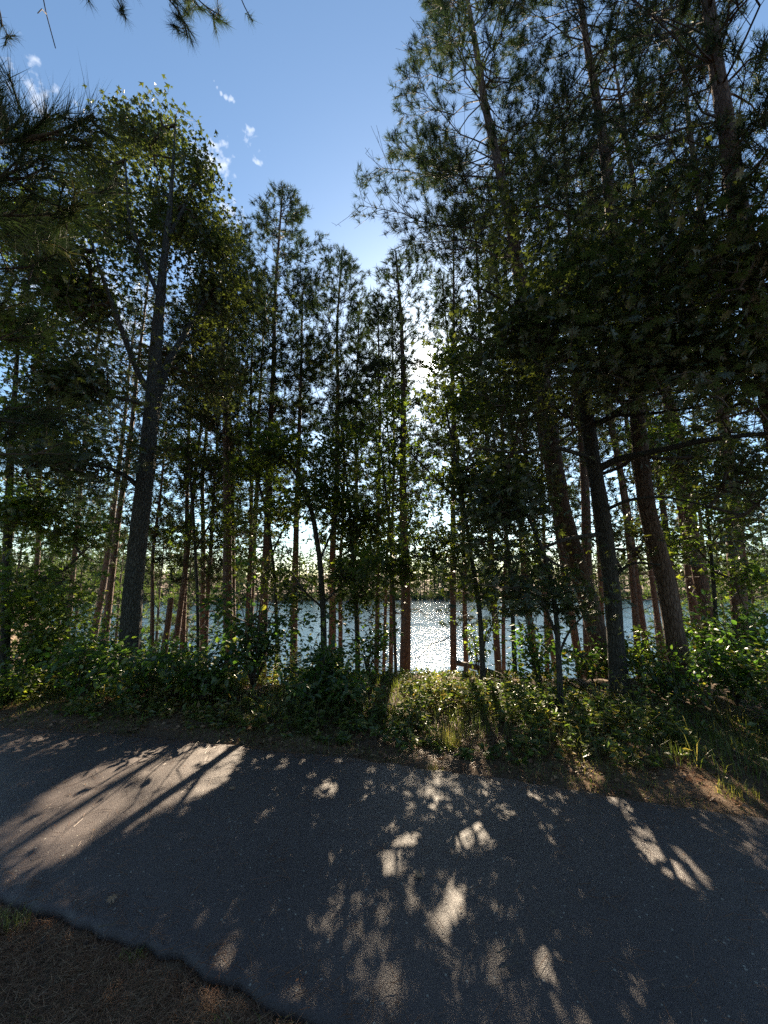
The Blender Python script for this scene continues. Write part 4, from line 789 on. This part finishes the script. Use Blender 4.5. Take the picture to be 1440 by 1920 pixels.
def twig(label, pts, r=.004):
    P = []
    for px, py in pts:
        x_, u, f_ = ray(px, py); tt = -(EYE - .045) / u; P.append((float(x_ * tt), float(f_ * tt), .045))
    P, _ = resample(np.array(P), .02); P[:, 2] += rng.normal(0, .002, len(P)); b = P[0].copy(); mb = MB(); tube(mb, P, np.linspace(r, r * .5, len(P)), 5)
    k = len(P) // 2; prisms(mb, P[k:k + 1], P[k:k + 1] + np.array([[.03, .03, .004]]), r * .5, r * .3, 4); o = mb.build('twig', [DEADW], None, b); tag(o, label, 'twig', 'twigs dropped on the trail')
twig('pale straight twig in the big sunlit patch', [(248, 1459), (262, 1450)])
twig('twig lying across the lower left of the patch near asphalt edge', [(185, 1737), (200, 1733), (217, 1731)])
twig('curved pale twig on the dark asphalt at lower right', [(940, 1812), (962, 1810), (980, 1803)])
twig('straight twig right of the middle light patches', [(948, 1590), (960, 1585), (972, 1580)])
twig('thin twig above the curved pale one', [(932, 1787), (950, 1776), (965, 1768)])
twig('short pale sliver of wood at the trail middle right', [(1033, 1707), (1040, 1714)], .006)
def fallen(label, px, py, s):
    x_, u, f_ = ray(px, py); tt = -(EYE - .05) / u; b = np.array([float(x_ * tt), float(f_ * tt), .042]); mb = MB()
    sprinkle(mb, b[None], norm(np.array([[rng.normal(), rng.normal(), .05]])), np.array([[.2, .1, 1]]), s, OAKFULL, np.array([.95])); o = mb.build('fallen_leaf', [DUFF], None, b); tag(o, label, 'leaf', 'fallen leaves on the trail')
fallen('curled pale leaf beside the middle light patch', 778, 1626, .07)
fallen('brown leaf on the lit left part of the trail', 430, 1478, .06)
fallen('dry leaf in the shadow near the lower left edge', 222, 1672, .06)

# fallen log and snag by the water
A_, B_ = at(855, 1243, 8.2), at(985, 1282, 7.8); mb = MB(); q = np.linspace(0, 1, 24)[:, None]; P = A_ + (B_ - A_) * q + np.stack([0 * q[:, 0], 0 * q[:, 0], .03 * np.sin(q[:, 0] * 5)], -1)
root = thing('fallen_log', 'fallen dead log slanting in front of the bright lake', 'log', tuple(B_)); tube(mb, P, np.linspace(.045, .075, 24), 9, 0, .12, 3); mb.build('log', [DEADW], root, B_)
for (s_, dx, dz) in ((.2, .1, .3), (.45, -.15, .35), (.6, .2, -.25), (.75, .1, .3), (.1, -.2, .15)):
    p = A_ + (B_ - A_) * s_; bm = MB(); e = p + np.array([dx, .05, dz]); prisms(bm, np.array([p, (p + e) / 2]), np.array([(p + e) / 2 + .02, e]), [.014, .009], [.009, .004], 5); bm.build('stub', [DEADW], root, B_)
for (lab, px, py, Y, h, r) in (('short dark snag below the upper end of the log', 873, 1262, 8.0, .5, .06), ('broken leaning snag right of the spindly lakeside pine', 300, 1242, 10.5, 2.4, .10)):
    p = at(px, py, Y); g = float(gh(p[0], p[1])); b = np.array([p[0], p[1], g]); top = at(px + (0 if px > 500 else 21), py - (20 if px > 500 else 121), Y); mb = MB()
    P, _ = resample(np.array([b - [0, 0, .1], top]), .1); tube(mb, P, np.linspace(r, r * .75, len(P)), 9, 0, .12, 5); tag(mb.build('snag', [DEADW if px > 500 else PINEBARK], None, b), lab, 'snag')

# ------------------------------------------------------------------ the wood on the far shore
mb = MB(); n = 800
fx = rng.uniform(-190, 190, n); fy = 101.5 + 6 * np.sin(fx * .03) + rng.random(n) ** 1.8 * 50; hz = rng.uniform(8.5, 13.5, n); g = gh(fx, fy)
B = np.stack([fx, fy, g], -1); prisms(mb, B, B + np.stack([0 * hz, 0 * hz, hz * .95], -1), .16, .05, 4, 1)
per = 75; con = rng.random(n) < .6; qz = rng.random((n, per)); rr = np.where(con[:, None], (1 - qz) ** .8 * 2.1 + .2, np.sqrt(np.clip(1 - (2 * qz - 1) ** 2, 0, 1)) * 3) * np.sqrt(rng.random((n, per))); a = rng.random((n, per)) * 6.28
zz = np.where(con[:, None], .06 + .94 * qz, .08 + .92 * qz) * hz[:, None]
P = (B[:, None] + np.stack([rr * np.cos(a), rr * np.sin(a), zz], -1)).reshape(-1, 3)
D = norm(rng.normal(size=P.shape) * np.array([1, 1, .5])); sprinkle(mb, P, D, np.array([0, -.5, .8]) + rng.normal(0, .6, P.shape), rng.uniform(.8, 1.6, len(P)), SLIM, np.clip(np.repeat(rng.random(n) * .7, per) + rng.random(len(P)) * .3, 0, 1))
n = 2600; fx = rng.uniform(-190, 190, n); fy = 100.2 + 6 * np.sin(fx * .03) + rng.random(n) * 4.5; P = np.repeat(np.stack([fx, fy, np.maximum(gh(fx, fy), -3.5)], -1), 6, 0) + rng.normal(0, 1, (n * 6, 3)) * np.array([.8, .5, .5]) + np.array([0, 0, .8])
sprinkle(mb, P, norm(rng.normal(size=P.shape) * np.array([1, 1, .6])), np.array([0, -.5, .8]) + rng.normal(0, .6, P.shape), rng.uniform(.7, 1.4, len(P)), SLIM, rng.random(len(P)))
mb.build('forest', [FAR, TWIG], None, (0, 0, 0), 'stuff')

# the wood goes on unseen behind the viewer; tree copies added to deepen the shade
roots = [o for o in COL.objects if o.parent is None and o.get('category') in ('pine', 'oak')]
src = [o for o in roots if o['category'] == 'pine' and o['label'].startswith(('tall slender', 'pine with the dark', 'straight pine', 'brown pine close', 'reddish pine seen'))] + [o for o in roots if o['label'].startswith('big oak')] * 2
for i, (x, y) in enumerate([(-4.5, -3.2), (-1.5, -5.5), (2.5, -4.5), (5.5, -7.5), (-7, -6.5), (-9.5, -1.5), (8, -10), (.5, -9), (-4, -10), (3.6, -13), (-11, -9), (11, -14), (-14, -4), (-1, -14), (-8, -14), (6, -18), (-2.6, -1.5), (1.2, -2.2), (4.6, -3.4), (-5.6, -.6), (-.5, -4), (7.5, -5.5)]):
    o = src[i % len(src)] if i < 16 else src[-1]; c = o.copy(); COL.objects.link(c); c.location = (x, y, float(gh(x, y))); c.rotation_euler = (0, 0, i * 1.7)
    c['label'] = 'unseen pine across the trail, behind the viewer' if o['category'] == 'pine' else 'unseen oak across the trail, behind the viewer'; c['group'] = 'unseen trees across the trail behind the viewer'
    for ch in o.children:
        if ch.name.startswith('leaf'): continue
        k = ch.copy(); COL.objects.link(k); k.parent = c
